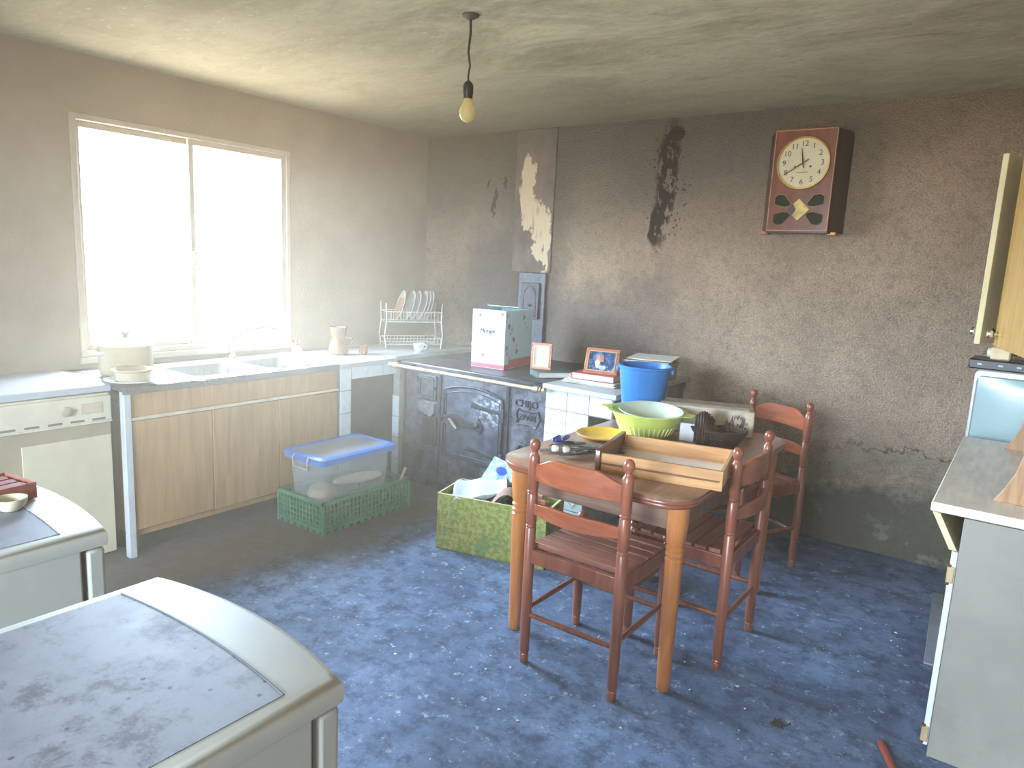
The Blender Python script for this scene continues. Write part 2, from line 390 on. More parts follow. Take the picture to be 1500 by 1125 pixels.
# ------------------------------------------------------------------ shared materials
M_ENAMEL = plain('white_enamel', (176, 178, 180), 0.4, var=0.04, dirt_haze=((150, 144, 130), 5, 0.25))
M_CREAM = plain('cream_enamel', (206, 194, 168), 0.4, var=0.05)
M_STEEL = plain('brushed_steel', (150, 150, 150), 0.38, 1.0, var=0.08, scale=20, stretch=(1, 8, 1))
M_CHROME = plain('chrome', (215, 215, 215), 0.12, 1.0, var=0.03)
M_DARK = plain('dark_gap', (40, 37, 34), 0.8)
M_CHINA = plain('white_china', (228, 228, 226), 0.18, var=0.03)
M_TILE = plain('white_tile', (214, 222, 222), 0.15, var=0.04, scale=25)
M_GROUT = plain('tile_grout', (150, 146, 138), 0.9)
M_MARBLE = plain('white_marble', (180, 182, 180), 0.4, var=0.07, scale=5, dirt_haze=((150, 148, 145), 4, 0.35))
M_VENEER = wood('oak_veneer', (168, 130, 86), (186, 148, 102), 5, 2, 0.55, 0.05)
M_PINE = wood('pine', (184, 128, 74), (212, 160, 104), 5, 0, 0.5, 0.1)
M_CARD = plain('cardboard', (168, 134, 98), 0.85, var=0.1, scale=12)
M_PAPER = plain('newsprint', (214, 212, 204), 0.9, var=0.06, scale=30)
M_BLACK = plain('black_plastic', (30, 30, 33), 0.35, var=0.1)
M_BRASS = plain('aged_brass', (188, 176, 152), 0.42, 0.8, var=0.12, scale=14)
M_INK = plain('black_ink', (40, 38, 42), 0.8)

# ------------------------------------------------------------------ dishwasher by the left wall
t = thing('dishwasher', 'old white dishwasher with knob and vent slots at the left edge, beside the sink unit', 'appliance', (-3.85, 1.31, 0))
# local: front face at +x 0.30, y from -0.30 to 0.295
obj('body', M().box(-0.26, 0.285, -0.30, 0.29, 0.05, 0.835), M_CREAM, t, bevel=0.004)
obj('worktop', M().box(-0.265, 0.30, -0.305, 0.297, 0.84, 0.875), M_ENAMEL, t, bevel=0.006)
cp = obj('control_panel', M().box(0.285, 0.305, -0.298, 0.29, 0.70, 0.825), M_CREAM, t, bevel=0.004)
kb = obj('knob', M().lathe([(0.020, 0), (0.024, 0.004), (0.021, 0.018), (0.010, 0.022)], 20, T(0.305, 0.085, 0.768, ry=PI/2)), plain('beige_knob', (176, 160, 134), 0.4), cp)
obj('button_plate', M().box(0.304, 0.308, 0.15, 0.25, 0.745, 0.795), plain('beige_plate', (186, 170, 144), 0.4), cp, bevel=0.002)
slot_m = plain('slot_shadow', (120, 104, 84), 0.7)
s0 = obj('vent_slot', M().box(0.302, 0.3065, -0.030, 0.030, -0.005, 0.005), slot_m, cp)
s0.location = (0, -0.245, 0.714)
for k in range(1, 6): share(s0, 'vent_slot', cp, (0, -0.245+k*0.095, 0.714))
obj('trim_strip', M().box(0.300, 0.309, -0.298, 0.29, 0.695, 0.701), plain('pale_strip', (214, 204, 184), 0.3), t)
obj('upper_door', M().box(0.282, 0.296, -0.296, 0.288, 0.10, 0.693), plain('beige_door', (156, 140, 112), 0.5, var=0.05), t, bevel=0.003)
obj('door_panel', M().box(0.296, 0.303, -0.10, 0.284, 0.03, 0.63), plain('cream_panel', (204, 190, 158), 0.45, var=0.04), t, bevel=0.002, label='plain cream panel on the lower door')
obj('foot', M().box(-0.24, 0.24, -0.28, 0.28, 0, 0.05), M_DARK, t)

# ------------------------------------------------------------------ sink unit
t = thing('sink_cabinet', 'pale wood veneer cupboard with three doors under the steel sink', 'cabinet', (-3.80, 2.285, 0))
obj('carcass', M().box(-0.30, 0.315, -0.63, 0.645, 0.10, 0.70), M_VENEER, t)
obj('fascia', M().box(0.312, 0.330, -0.63, 0.645, 0.715, 0.845), M_VENEER, t, bevel=0.003)
obj('grip_strip', M().box(0.312, 0.344, -0.63, 0.645, 0.698, 0.714), plain('strip_alu', (212, 198, 170), 0.35), t, bevel=0.003, label='light grip strip above the doors')
for y0, y1 in ((-0.63, -0.207), (-0.203, 0.213), (0.217, 0.645)):
    obj('door', M().box(0.314, 0.333, y0, y1, 0.135, 0.694), M_VENEER, t, bevel=0.003)
obj('end_post', M().box(0.30, 0.345, -0.668, -0.634, 0.0, 0.845), plain('post_alu', (196, 196, 194), 0.4, var=0.06), t, bevel=0.003, label='pale metal post at the dishwasher side')
obj('plinth', M().box(-0.28, 0.24, -0.62, 0.63, 0.0, 0.10), plain('plinth_brown', (84, 72, 60), 0.8), t)

# steel sink top with two bowls and drainer (local coordinates = world)
t = thing('kitchen_sink', 'stainless steel double sink with draining board under the window', 'sink', (-3.80, 2.285, 0.845))
def sink_top():
    x0, x1, y0, y1 = -0.305, 0.352, -0.675, 0.645
    bowls = [(-0.14, 0.27, -0.25, 0.165), (-0.14, 0.27, 0.215, 0.575)]
    mb = M(); xs = [x0, -0.14, 0.27, x1]; ys = [y0, -0.25, 0.165, 0.215, 0.575, y1]
    for i in range(3):
        for j in range(5):
            if i == 1 and j in (1, 3): continue
            mb.box(xs[i], xs[i+1], ys[j], ys[j+1], 0.002, 0.022)
    return mb, bowls
mb, bowls = sink_top()
obj('drainboard', mb, M_STEEL, t)
for b in bowls:
    x0, x1, y0, y1 = b
    mb = M(); r0 = [(x, y, 0.026) for x, y in rrect(x0-.008, x1+.008, y0-.008, y1+.008, 0.05)]
    rings = [[(x, y, 0.021) for x, y in rrect(x0-.022, x1+.022, y0-.022, y1+.022, 0.06)], r0,
             [(x, y, 0.018) for x, y in rrect(x0+.004, x1-.004, y0+.004, y1-.004, 0.05)],
             [(x, y, -0.12) for x, y in rrect(x0+.02, x1-.02, y0+.02, y1-.02, 0.06)],
             [(x, y, -0.135) for x, y in rrect(x0+.05, x1-.05, y0+.05, y1-.05, 0.05)]]
    mb.loft(rings, cap=False); n = len(rings[0]); mb.f.append(tuple(range(4*n, 5*n)))
    bo = obj('bowl', mb, M_STEEL, t)
    obj('drain', M().lathe([(0.001, -0.128), (0.03, -0.128), (0.034, -0.134)], 20, T((x0+x1)/2, (y0+y1)/2, 0), cap=False), M_CHROME, bo)
mb = M()
for k in range(8): mb.box(-0.20, 0.24, -0.62+k*0.042, -0.612+k*0.042, 0.021, 0.0255)
obj('drainer_ridges', mb, M_STEEL, t)
obj('front_lip', M().box(0.346, 0.353, -0.675, 0.645, -0.012, 0.023), M_STEEL, t, bevel=0.002)

t = thing('faucet', 'curved chrome swan-neck tap between the two sink bowls', 'faucet', (-4.03, 2.56, 0.867))
obj('base', M().lathe([(0.028, 0), (0.028, 0.012), (0.018, 0.02), (0.017, 0.10), (0.022, 0.105), (0.022, 0.125), (0.008, 0.135)], 20), M_CHROME, t)
pts = [(0, 0, 0.10)]+[(0.02+0.16*s, 0.06*s, 0.10+0.10*math.sin(min(1, s*1.25)*PI*0.62)) for s in [k/10 for k in range(11)]]
pts += [(pts[-1][0]+0.012, pts[-1][1]+0.004, pts[-1][2]-0.03)]
obj('spout', M().tube([(0, 0, .1), (0.01, 0.01, .135), (0.03, 0.04, .165), (0.07, 0.10, .19), (0.11, 0.16, .20), (0.14, 0.205, .195), (0.155, 0.225, .175), (0.157, 0.228, .16)], 0.010, 12), M_CHROME, t)
obj('lever', M().tube([(0.0, 0, 0.13), (0.03, -0.02, 0.135), (0.055, -0.03, 0.14)], [0.008, 0.006, 0.007], 8), M_CHROME, t)

# ------------------------------------------------------------------ things on the sink
t = thing('cooking_pot', 'cream enamel pot with domed lid on the sink, in front of the window', 'pot', (-3.80, 1.80, 0.872))
obj('body', M().lathe([(0.10, 0), (0.122, 0.008), (0.128, 0.03), (0.128, 0.15), (0.133, 0.156)], 36), plain('pot_enamel', (176, 160, 128), 0.25, var=0.04), t)
ld = obj('lid', M().lathe([(0.135, 0.156), (0.137, 0.164), (0.125, 0.175), (0.08, 0.19), (0.03, 0.197), (0.001, 0.198)], 36), plain('lid_enamel', (196, 184, 156), 0.22, var=0.03), t)
obj('lid_knob', M().lathe([(0.012, 0.196), (0.012, 0.206), (0.021, 0.21), (0.021, 0.226), (0.012, 0.23)], 16), plain('knob_tan', (150, 134, 104), 0.4), ld)
for sgn in (-1, 1):
    obj('handle', M().tube([(0.126*math.cos(a)*1.0 if False else 0.02*s_, sgn*(0.126+d), 0.125) for s_, d in ((-1.8, -0.006), (-1.7, 0.022), (-0.9, 0.034), (0.9, 0.034), (1.7, 0.022), (1.8, -0.006))], 0.008, 8), plain('handle_white', (226, 218, 200), 0.3), t)
def plate_mb(r, h=0.02, rim=0.35, th=0.004):
    b = r*(1-rim)
    return M().lathe([(0.001, 0), (b*0.8, 0), (b, 0.003), (r, h-th), (r+.001, h), (r-.003, h), (b, 0.008), (b*0.7, 0.006), (0.001, 0.006)], 36)
solo('dinner_plate', plate_mb(0.13, 0.02), M_CHINA, 'wide white plate at the bottom of the stack on the draining board', 'plate', (-3.555, 1.715, 0.872))
solo('deep_dish', M().lathe([(0.001, 0), (0.075, 0), (0.082, 0.006), (0.084, 0.05), (0.098, 0.056), (0.098, 0.062), (0.078, 0.058), (0.070, 0.046), (0.001, 0.044)], 36), plain('dish_cream', (184, 166, 140), 0.25), 'cream deep dish standing on the wide white plate', 'dish', (-3.555, 1.715, 0.8795))
def cutlery(kind, L=0.19):
    mb = M()
    n = 12; rings = []
    for i in range(n+1):
        s = i/n; y = s*L
        w = 0.0055+0.003*math.sin(min(1, s*2.2)*PI) if s < 0.62 else (0.0045 if s < 0.68 else 0.0)
        if kind == 'spoon' and s >= 0.68: w = 0.019*math.sin((s-0.66)/0.345*PI)**0.6
        if kind == 'knife' and s >= 0.55: w = 0.0085*(1-max(0, s-0.85)*5)
        if kind == 'fork' and s >= 0.68: w = 0.011
        w = max(w*1.45, 0.003); z = 0.003+0.010*max(0, s-0.6)*(1-s)*6*(kind != 'knife')
        rings.append([(-w, y, z), (w, y, z), (w, y, z+0.0022), (-w, y, z+0.0022)])
    mb.loft(rings); return mb
for i, (kd, x, y, rz, lb) in enumerate((('fork', -3.60, 1.90, -1.3, 'steel fork lying nearest the stacked dishes on the draining board'), ('spoon', -3.53, 1.88, -1.0, 'steel spoon at the front edge of the draining board'), ('knife', -3.68, 1.90, -1.2, 'steel knife lying behind the fork on the draining board'))):
    solo(kd, cutlery(kd), M_STEEL, lb, kd, (x, y, 0.872), rz)
t = thing('soap_bottle', 'white washing-up bottle with red cap behind the right sink bowl', 'bottle', (-3.945, 2.985, 0.8675))
obj('body', M().lathe([(0.03, 0), (0.034, 0.006), (0.034, 0.035), (0.028, 0.05), (0.014, 0.062)], 24), plain('soap_white', (232, 230, 228), 0.3), t)
obj('cap', M().lathe([(0.014, 0.062), (0.015, 0.075), (0.008, 0.078), (0.008, 0.088), (0.011, 0.09), (0.010, 0.104), (0.004, 0.108)], 16), plain('cap_red', (222, 92, 78), 0.35), t)

# ------------------------------------------------------------------ corner counter (tiled) between sink and stove
t = thing('corner_counter', 'white tiled corner counter between the sink and the iron stove', 'counter', (-3.80, 3.0, 0))
obj('worktop', M().prism([(-0.315, -0.062), (0.345, -0.062), (0.345, 0.44), (0.285, 0.46), (0.285, 1.395), (-0.315, 1.395)], 0.835, 0.866), M_MARBLE, t, bevel=0.004)
pl = obj('pillar', M().box(-0.25, 0.322, -0.045, 0.048, 0, 0.835), M_GROUT, t)
def tile_obj(w, h, th=0.006):
    return M().box(-w/2, w/2, 0, th, -h/2, h/2)
# facing tiles on the pillar (front is +x)
tp = obj('tile', M().box(0, 0.007, -0.044, 0.044, -0.072, 0.072), M_TILE, pl, bevel=0.002); tp.location = (0.322, 0.0015, 0.76)
for k in range(1, 6): share(tp, 'tile', pl, (0.322, 0.0015, 0.76-k*0.148))
bm_ = obj('beam', M().box(0.25, 0.322, 0.048, 0.46, 0.755, 0.835), M_GROUT, t)
for k in range(3):
    o = obj('tile', M().box(0.322, 0.329, 0.052+k*0.136, 0.184+k*0.136, 0.757, 0.833), M_TILE, bm_, bevel=0.002)
ps = obj('post', M().box(0.305, 0.365, 0.445, 0.49, 0, 0.80), M_GROUT, t)
q0 = obj('tile', M().box(0.305, 0.365, 0.438, 0.445, -0.072, 0.072), M_TILE, ps, bevel=0.002); q0.location = (0, 0, 0.53)
for k in range(1, 4): share(q0, 'tile', ps, (0, 0, 0.53-k*0.148))

# jug, pot and cup on the corner counter
t = thing('jug', 'brown glazed jug with narrow waist on the corner counter', 'jug', (-3.81, 3.225, 0.868), 0.6)
M_JUG = plain('jug_glaze', (112, 80, 54), 0.22, var=0.15, scale=9)
obj('body', M().lathe([(0.055, 0), (0.066, 0.01), (0.068, 0.04), (0.06, 0.075), (0.046, 0.10), (0.044, 0.115), (0.052, 0.15), (0.060, 0.185), (0.062, 0.19), (0.056, 0.188), (0.046, 0.15), (0.038, 0.115), (0.04, 0.10), (0.001, 0.09)], 32, cap=False), M_JUG, t)
obj('handle', M().tube([(0.043, 0, 0.115), (0.07, 0, 0.118), (0.095, 0, 0.112), (0.10, 0, 0.095), (0.085, 0, 0.07), (0.064, 0, 0.06)], 0.007, 8), M_JUG, t)
solo('terracotta_cup', M().lathe([(0.024, 0), (0.028, 0.004), (0.030, 0.03), (0.028, 0.058), (0.025, 0.058), (0.025, 0.01), (0.001, 0.008)], 24), plain('terracotta', (150, 88, 58), 0.6), 'small terracotta cup beside the brown jug', 'cup', (-3.735, 3.385, 0.868))
t = thing('coffee_cup', 'white flowered china cup at the edge of the stove', 'cup', (-3.60, 3.80, 0.868), 0.4)
obj('body', M().lathe([(0.022, 0), (0.024, 0.004), (0.034, 0.02), (0.042, 0.06), (0.040, 0.06), (0.032, 0.022), (0.001, 0.01)], 28), M_CHINA, t)
obj('handle', M().tube([(0.037, 0, 0.05), (0.056, 0, 0.052), (0.062, 0, 0.04), (0.054, 0, 0.026), (0.035, 0, 0.022)], 0.004, 8), M_CHINA, t)
fl = plain('flower_print', (150, 140, 170), 0.4)
for a, z in ((-1.9, .035), (-1.2, .042), (-2.5, .04)):
    r = 0.0355+0.0+ (z-.02)*0.2
    obj('flower_print', M().lathe([(0.001, 0), (0.006, 0), (0.006, 0.001), (0.001, 0.001)], 8, T(r*math.cos(a), r*math.sin(a), z) @ Matrix.Rotation(a, 4, 'Z') @ Matrix.Rotation(PI/2-0.2, 4, 'Y')), fl, t)

# two-tier wire dish rack with plates
t = thing('dish_rack', 'two-tier white wire dish rack in the corner', 'dish rack', (-3.825, 3.945, 0.868), 1.01)
M_WIRE = plain('white_wire', (216, 210, 202), 0.35)
L0, L1, D0, D1 = -0.21, 0.21, -0.10, 0.10
for z0, z1, nm in ((0.03, 0.075, 'lower_tier'), (0.20, 0.275, 'upper_tier')):
    mb = M()
    for z in (z0, z1):
        mb.tube([(L0, D0, z), (L1, D0, z), (L1, D1, z), (L0, D1, z)], 0.0030, 6, closed=True)
    for k in range(17):
        x = L0+(L1-L0)*k/16
        mb.tube([(x, D0, z1), (x, D0, z0), (x, D1, z0), (x, D1, z1)], 0.0016, 5)
    obj(nm, mb, M_WIRE, t)
mb = M()
for x in (L0, L1):
    for y in (D0, D1):
        mb = M(); mb.tube([(x, y, 0.0), (x*1.06, y, 0.10), (x, y, 0.20), (x*1.02, y, 0.34)], 0.0042, 8); obj('upright', mb, M_WIRE, t)
rackT = T(-3.825, 3.945, 0.868, 1.01)
pm = plate_mb(0.115, 0.018)
for k, x in enumerate((-0.105, -0.03, 0.015, 0.065, 0.09, 0.115)):
    pos = rackT @ Vector((x, 0.0, 0.205))
    lb = ['brown-fronted white plate, leftmost in the dish rack', 'white plate second from the left in the dish rack', 'white plate third from the left in the dish rack', 'white plate fourth from the left in the dish rack', 'white plate second from the right in the dish rack', 'rightmost white plate in the dish rack'][k]
    p = obj('rack_plate', plate_mb(0.115, 0.018), M_CHINA); tag(p, lb, 'plate', 'plates standing in the dish rack')
    p.matrix_world = Matrix.Translation(pos) @ Matrix.Rotation(1.01, 4, 'Z') @ Matrix.Rotation(-PI/2+0.28, 4, 'Y') @ Matrix.Translation((0.115, 0, 0)) 
    if k == 0:
        brown = obj('brown_glaze', M().lathe([(0.001, 0.0195), (0.085, 0.0195), (0.085, 0.0215), (0.001, 0.0215)], 28, T(-0.025, 0, 0)), plain('plate_brown', (190, 140, 96), 0.35), p)

# ------------------------------------------------------------------ cast iron stove
def mat_iron():
    n = NT('sooty_cast_iron'); a = n.noise(9, 7, 0.75); b = n.noise(40, 5, 0.7)
    col = n.mix(n.sm(a, 0.35, 0.66), lin((52, 54, 62)), lin((104, 106, 116)))
    col = n.mix(n.mul(n.sm(b, 0.5, 0.7), 0.5), col, lin((140, 136, 136)))
    col = n.mix(n.mul(n.sm(n.noise(5, 5, 0.7), 0.58, 0.7), 0.5), col, lin((110, 90, 76)))
    n.set(Base_Color=col, Roughness=n.sm(a, 0.3, 0.7, 0.42, 0.7), Metallic=0.25); n.bump(b, 0.25, 0.004); return n.mat
def mat_worn():
    n = NT('oven_door_iron'); a = n.noise(11, 7, 0.75); x, y, z = n.xyz()
    col = n.mix(n.sm(a, 0.35, 0.66), lin((56, 62, 76)), lin((92, 98, 114)))
    w = n.mul(n.blob(x, z, 0.22, 0.62, 0.18, 0.10, 0.9), n.sm(n.noise(26, 6, 0.75), 0.45, 0.6))
    col = n.mix(w, col, lin((176, 178, 186)))
    n.set(Base_Color=col, Roughness=0.45, Metallic=0.3); n.bump(a, 0.2, 0.004); return n.mat
M_IRON, M_WORN = mat_iron(), mat_worn()
M_IRON2 = plain('dark_iron', (60, 60, 68), 0.5, 0.4, var=0.2, scale=14)
t = thing('iron_stove', 'black cast iron wood stove with oven door and brass rail', 'stove', (-2.85, 3.95, 0))
# local: x -0.63..0.62 ; front face y=-0.45 ; back y=0.45
def LY(y): return y-3.95
obj('body', M().box(-0.58, 0.60, -0.43, 0.445, 0.0, 0.82), M_IRON, t)
def front_panel(x0, x1, z0, z1, name):
    return obj(name, M().box(x0, x1, -0.452, -0.43, z0, z1), M_IRON, t, bevel=0.004)
front_panel(-0.58, -0.255, 0.0, 0.82, 'fire_side_panel'); front_panel(-0.25, 0.30, 0.0, 0.82, 'oven_panel'); front_panel(0.31, 0.60, 0.0, 0.82, 'name_panel')
obj('panel_edge', M().box(0.290, 0.318, -0.466, -0.45, 0.0, 0.82), M_IRON2, t, bevel=0.004)
obj('panel_edge', M().box(-0.262, -0.245, -0.462, -0.45, 0.0, 0.82), M_IRON2, t, bevel=0.004)
tp = obj('top_plate', M().box(-0.60, 0.61, -0.49, 0.445, 0.82, 0.852), plain('stove_top', (72, 70, 76), 0.4, 0.3, var=0.25, scale=7, dirt_haze=((120, 104, 92), 6, 0.5), bump=0.15), t, bevel=0.008)
for cx, cy, r in ((-0.34, -0.12, 0.15), (-0.34, -0.12, 0.10), (-0.34, -0.12, 0.055), (0.0, -0.12, 0.11)):
    obj('ring', M().tube([(cx+r*math.cos(2*PI*k/40), cy+r*math.sin(2*PI*k/40), 0.852) for k in range(40)], 0.0025, 5, closed=True), M_IRON2, tp)
# oven door with arched top
def arch(x0, x1, z0, z1, rise, n=14):
    p = [(x0, z0), (x1, z0), (x1, z1-rise)]
    for k in range(1, n): 
        s = k/n; p.append((x1+(x0-x1)*s, z1-rise+rise*math.sin(PI*s)**0.75))
    p.append((x0, z1-rise)); return p
FR = Matrix(((1, 0, 0, 0), (0, 0, -1, 0), (0, 1, 0, 0), (0, 0, 0, 1)))   # (x,y)->(x,z), extrude along -y
dr = obj('oven_door', M().prism(arch(-0.205, 0.265, 0.265, 0.735, 0.045), 0.452, 0.466, FR), M_WORN, t, bevel=0.003)
pts = [(x, -0.468, z) for x, z in arch(-0.212, 0.272, 0.258, 0.745, 0.046)]
obj('door_rim', M().tube(pts, 0.009, 8, closed=True), M_IRON2, dr)
pts = [(x, -0.468, z) for x, z in arch(-0.19, 0.25, 0.28, 0.715, 0.042)]
obj('door_bead', M().tube(pts, 0.004, 6, closed=True), M_IRON2, dr)
obj('latch_plate', M().prism([(-0.24, 0.475), (-0.10, 0.47), (0.06, 0.475), (0.10, 0.45), (0.13, 0.50), (0.09, 0.56), (0.07, 0.52), (0.0, 0.525), (-0.08, 0.56), (-0.14, 0.555), (-0.18, 0.53), (-0.24, 0.53)], 0.466, 0.476, FR), M_IRON2, dr, bevel=0.003)
obj('latch_handle', M().tube([(-0.155, -0.478, 0.505), (-0.12, -0.50, 0.515), (-0.09, -0.505, 0.49), (-0.065, -0.50, 0.465)], [0.009, 0.016, 0.018, 0.012], 10), plain('worn_steel', (140, 134, 124), 0.35, 0.8), dr)
obj('latch_pin', M().lathe([(0.014, 0.45), (0.016, 0.48), (0.010, 0.49)], 12, FR @ T(-0.222, 0.50, 0)), M_IRON2, dr)
obj('latch_pin', M().lathe([(0.012, 0.47), (0.014, 0.488), (0.006, 0.494)], 12, FR @ T(0.08, 0.505, 0)), M_IRON2, dr)
for z in (0.60, 0.31):
    h = obj('hinge', M().box(0.262, 0.292, -0.480, -0.45, z-.045, z+.045), M_IRON2, dr, bevel=0.005)
obj('relief_bar', M().prism([(-0.02, 0.33), (0.24, 0.30), (0.24, 0.315), (0.10, 0.345), (0.0, 0.36)], 0.466, 0.473, FR), M_IRON2, dr, bevel=0.003)
obj('relief_bar', M().prism([(0.02, 0.615), (0.26, 0.60), (0.26, 0.625), (0.12, 0.635), (0.03, 0.655)], 0.466, 0.472, FR), M_IRON2, dr, bevel=0.003)
obj('vent_plate', M().box(-0.06, 0.10, -0.460, -0.452, 0.15, 0.215), M_IRON2, t, bevel=0.003)
# firebox door and ash box
fd = obj('fire_door', M().box(-0.445, -0.285, -0.466, -0.452, 0.61, 0.775), M_IRON, t, bevel=0.004)
obj('door_rim', M().tube([(x, -0.467, z) for x, z in rrect(-0.425, -0.305, 0.635, 0.752, 0.008, 3)], 0.005, 6, closed=True), M_IRON2, fd)
obj('latch', M().tube([(-0.30, -0.47, 0.70), (-0.275, -0.49, 0.70), (-0.265, -0.495, 0.69)], 0.007, 8), M_IRON2, fd)
for z in (0.66, 0.74): obj('hinge', M().lathe([(0.007, z-.02), (0.007, z+.02)], 10, T(-0.452, -0.464, 0)), M_IRON2, fd)
ab = obj('ash_shelf', M().prism([(-0.44, 0.60), (-0.275, 0.60), (-0.275, 0.53), (-0.31, 0.50), (-0.42, 0.535)], 0.452, 0.495, FR), plain('ash_grey', (138, 134, 138), 0.6, 0.2, var=0.2, scale=20), t, bevel=0.004)
obj('ash_door', M().box(-0.395, -0.275, -0.468, -0.452, 0.30, 0.50), M_IRON2, t, bevel=0.004)
obj('ash_opening', M().box(-0.375, -0.295, -0.4695, -0.467, 0.33, 0.48), M_DARK, t)
obj('foot_plinth', M().box(-0.25, 0.30, -0.470, -0.452, 0.0, 0.055), M_IRON2, t, bevel=0.004)
# raised lettering on the name panel
text('relief_lettering', 'CHIJO', 0.062, M_IRON2, t, FR @ T(0.445, 0.70, 0.452), 0.006)
bn = obj('relief_banner', M().tube([(x, -0.456, z) for x, z in ((0.375, 0.64), (0.39, 0.665), (0.42, 0.655), (0.455, 0.66), (0.49, 0.655), (0.535, 0.665), (0.55, 0.62), (0.53, 0.575), (0.52, 0.56), (0.47, 0.572), (0.42, 0.575), (0.375, 0.572), (0.385, 0.60))], 0.006, 6, closed=True), M_IRON2, t)
text('relief_lettering', 'ZPAN', 0.05, M_IRON2, t, FR @ T(0.455, 0.615, 0.452), 0.005)
obj('relief_arch', M().tube([(0.385, -0.456, 0.32), (0.39, -0.456, 0.41), (0.415, -0.456, 0.445), (0.45, -0.456, 0.445), (0.475, -0.456, 0.415), (0.50, -0.456, 0.38)], 0.012, 8), M_IRON2, t)
# brass rail with turned ends
rl = obj('towel_rail', M().tube([(-0.52, -0.62, 0.838), (0.66, -0.62, 0.838)], 0.014, 14), M_BRASS, t, label='tarnished brass rail along the stove front')
for sx, x0 in ((-1, -0.50), (1, 0.62)):
    obj('rail_end', M().lathe([(0.016, -.02), (0.022, -.015), (0.022, .02), (0.013, .024), (0.019, .03), (0.019, .036), (0.010, .042), (0.018, .052), (0.018, .062), (0.006, .072)], 16, T(x0, -0.62, 0.838, ry=sx*PI/2)), M_BRASS, rl)
    obj('bracket', M().tube([(x0-sx*.04, -0.47, 0.83), (x0-sx*.04, -0.62, 0.838)], 0.009, 8), M_IRON2, rl)
# iron soot door set into the chimney above the stove
t = thing('flue_hatch', 'small cast iron soot door in the chimney above the stove', 'soot door', (-3.02, 4.40, 0.86))
obj('flue_plate', M().box(-0.12, 0.12, -0.025, -0.0005, 0.0, 0.618), M_IRON, t, bevel=0.006)
fd = obj('door', M().box(-0.08, 0.08, -0.045, -0.025, 0.28, 0.545), M_IRON2, t, bevel=0.005)
obj('door_rim', M().tube([(x, -0.045, z) for x, z in arch(-0.055, 0.055, 0.30, 0.515, 0.05)], 0.006, 6, closed=True), M_IRON, fd)
obj('door_knob', M().lathe([(0.008, 0), (0.014, 0.02), (0.006, 0.028)], 12, T(0.0, -0.045, 0.38, rx=PI/2)), M_IRON, fd)

# things on the stove
t = thing('gift_box', 'tall pale blue cardboard box with red base band standing on the stove', 'box', (-2.849, 3.660, 0.853), math.radians(7))
BW, BD, BH = 0.25, 0.37, 0.382
M_BOXF = plain('pale_blue_card', (186, 220, 224), 0.55, var=0.03)
mb = M(); w = 0.004
mb.box(-BW/2, BW/2, 0, w, 0, BH).box(-BW/2, BW/2, BD-w, BD, 0, BH).box(-BW/2, -BW/2+w, w, BD-w, 0, BH).box(BW/2-w, BW/2, w, BD-w, 0, BH).box(-BW/2, BW/2, 0, BD, 0, w)
obj('carton', mb, M_BOXF, t)
obj('flap', M().box(-BW/2+.004, BW/2-.004, 0.0, BD*0.52, 0, 0.003, T(0, 0.004, BH-.004, rx=-0.05)), M_BOXF, t)
obj('flap', M().box(-BW/2+.004, BW/2-.004, -BD*0.52, 0.0, 0, 0.003, T(0, BD-.004, BH-.002, rx=-0.10)), M_BOXF, t)
red = plain('red_band', (206, 78, 92), 0.55, var=0.05)
obj('red_band', M().box(-BW/2-.0008, BW/2+.0008, -.0008, BD+.0008, 0.004, 0.030), red, t, label='red band round the foot of the box')
obj('red_label', M().box(BW/2, BW/2+.0012, 0.06, 0.36, 0.012, 0.06), red, t)
text('box_lettering', 'Monge', 0.042, plain('box_ink', (30, 40, 50), 0.7), t, FR @ T(-0.01, 0.245, 0.003), 0.0015, 0.25)
FRX = Matrix(((0, 0, 1, 0), (1, 0, 0, 0), (0, 1, 0, 0), (0, 0, 0, 1)))   # (x,y)->(y,z), extrude +x
obj('printed_oval', M().prism([(0.052*math.cos(2*PI*k/24), 0.052*math.sin(2*PI*k/24)) for k in range(24)], 0, 0.001, FR @ T(-0.01, 0.25, 0)), plain('oval_white', (232, 244, 244), 0.55), t)
pal = [plain('print_%s' % k, c, 0.6) for k, c in (('brown', (110, 84, 78)), ('rose', (196, 150, 158)), ('sand', (186, 172, 150)))]
rp = random.Random(3)
for k, (yy, zz) in enumerate(((0.05, 0.28), (0.07, 0.23), (0.10, 0.20), (0.25, 0.33), (0.27, 0.29), (0.285, 0.26), (0.03, 0.14), (0.035, 0.10), (0.16, 0.15), (0.165, 0.11), (0.02, 0.35), (0.09, 0.26), (0.12, 0.19), (0.07, 0.07))):
    obj('printed_flower', M().prism([((0.010+0.006*math.cos(5*a))*math.cos(a)*1.3, (0.010+0.006*math.cos(5*a))*math.sin(a)*1.5) for a in [2*PI*q/20 for q in range(20)]], 0, 0.0008, T(BW/2, 0, 0) @ FRX @ T(yy, zz, 0)), pal[k % 3], t)
for k, (xx, zz) in enumerate(((-0.07, 0.345), (-0.035, 0.35), (-0.05, 0.315), (-0.04, 0.085), (-0.01, 0.06), (-0.115, 0.15), (0.10, 0.36))):
    obj('printed_flower', M().prism([((0.009+0.005*math.cos(5*a))*math.cos(a)*1.5, (0.009+0.005*math.cos(5*a))*math.sin(a)) for a in [2*PI*q/20 for q in range(20)]], 0, 0.0015, FR @ T(xx, zz, 0)), pal[k % 3], t)

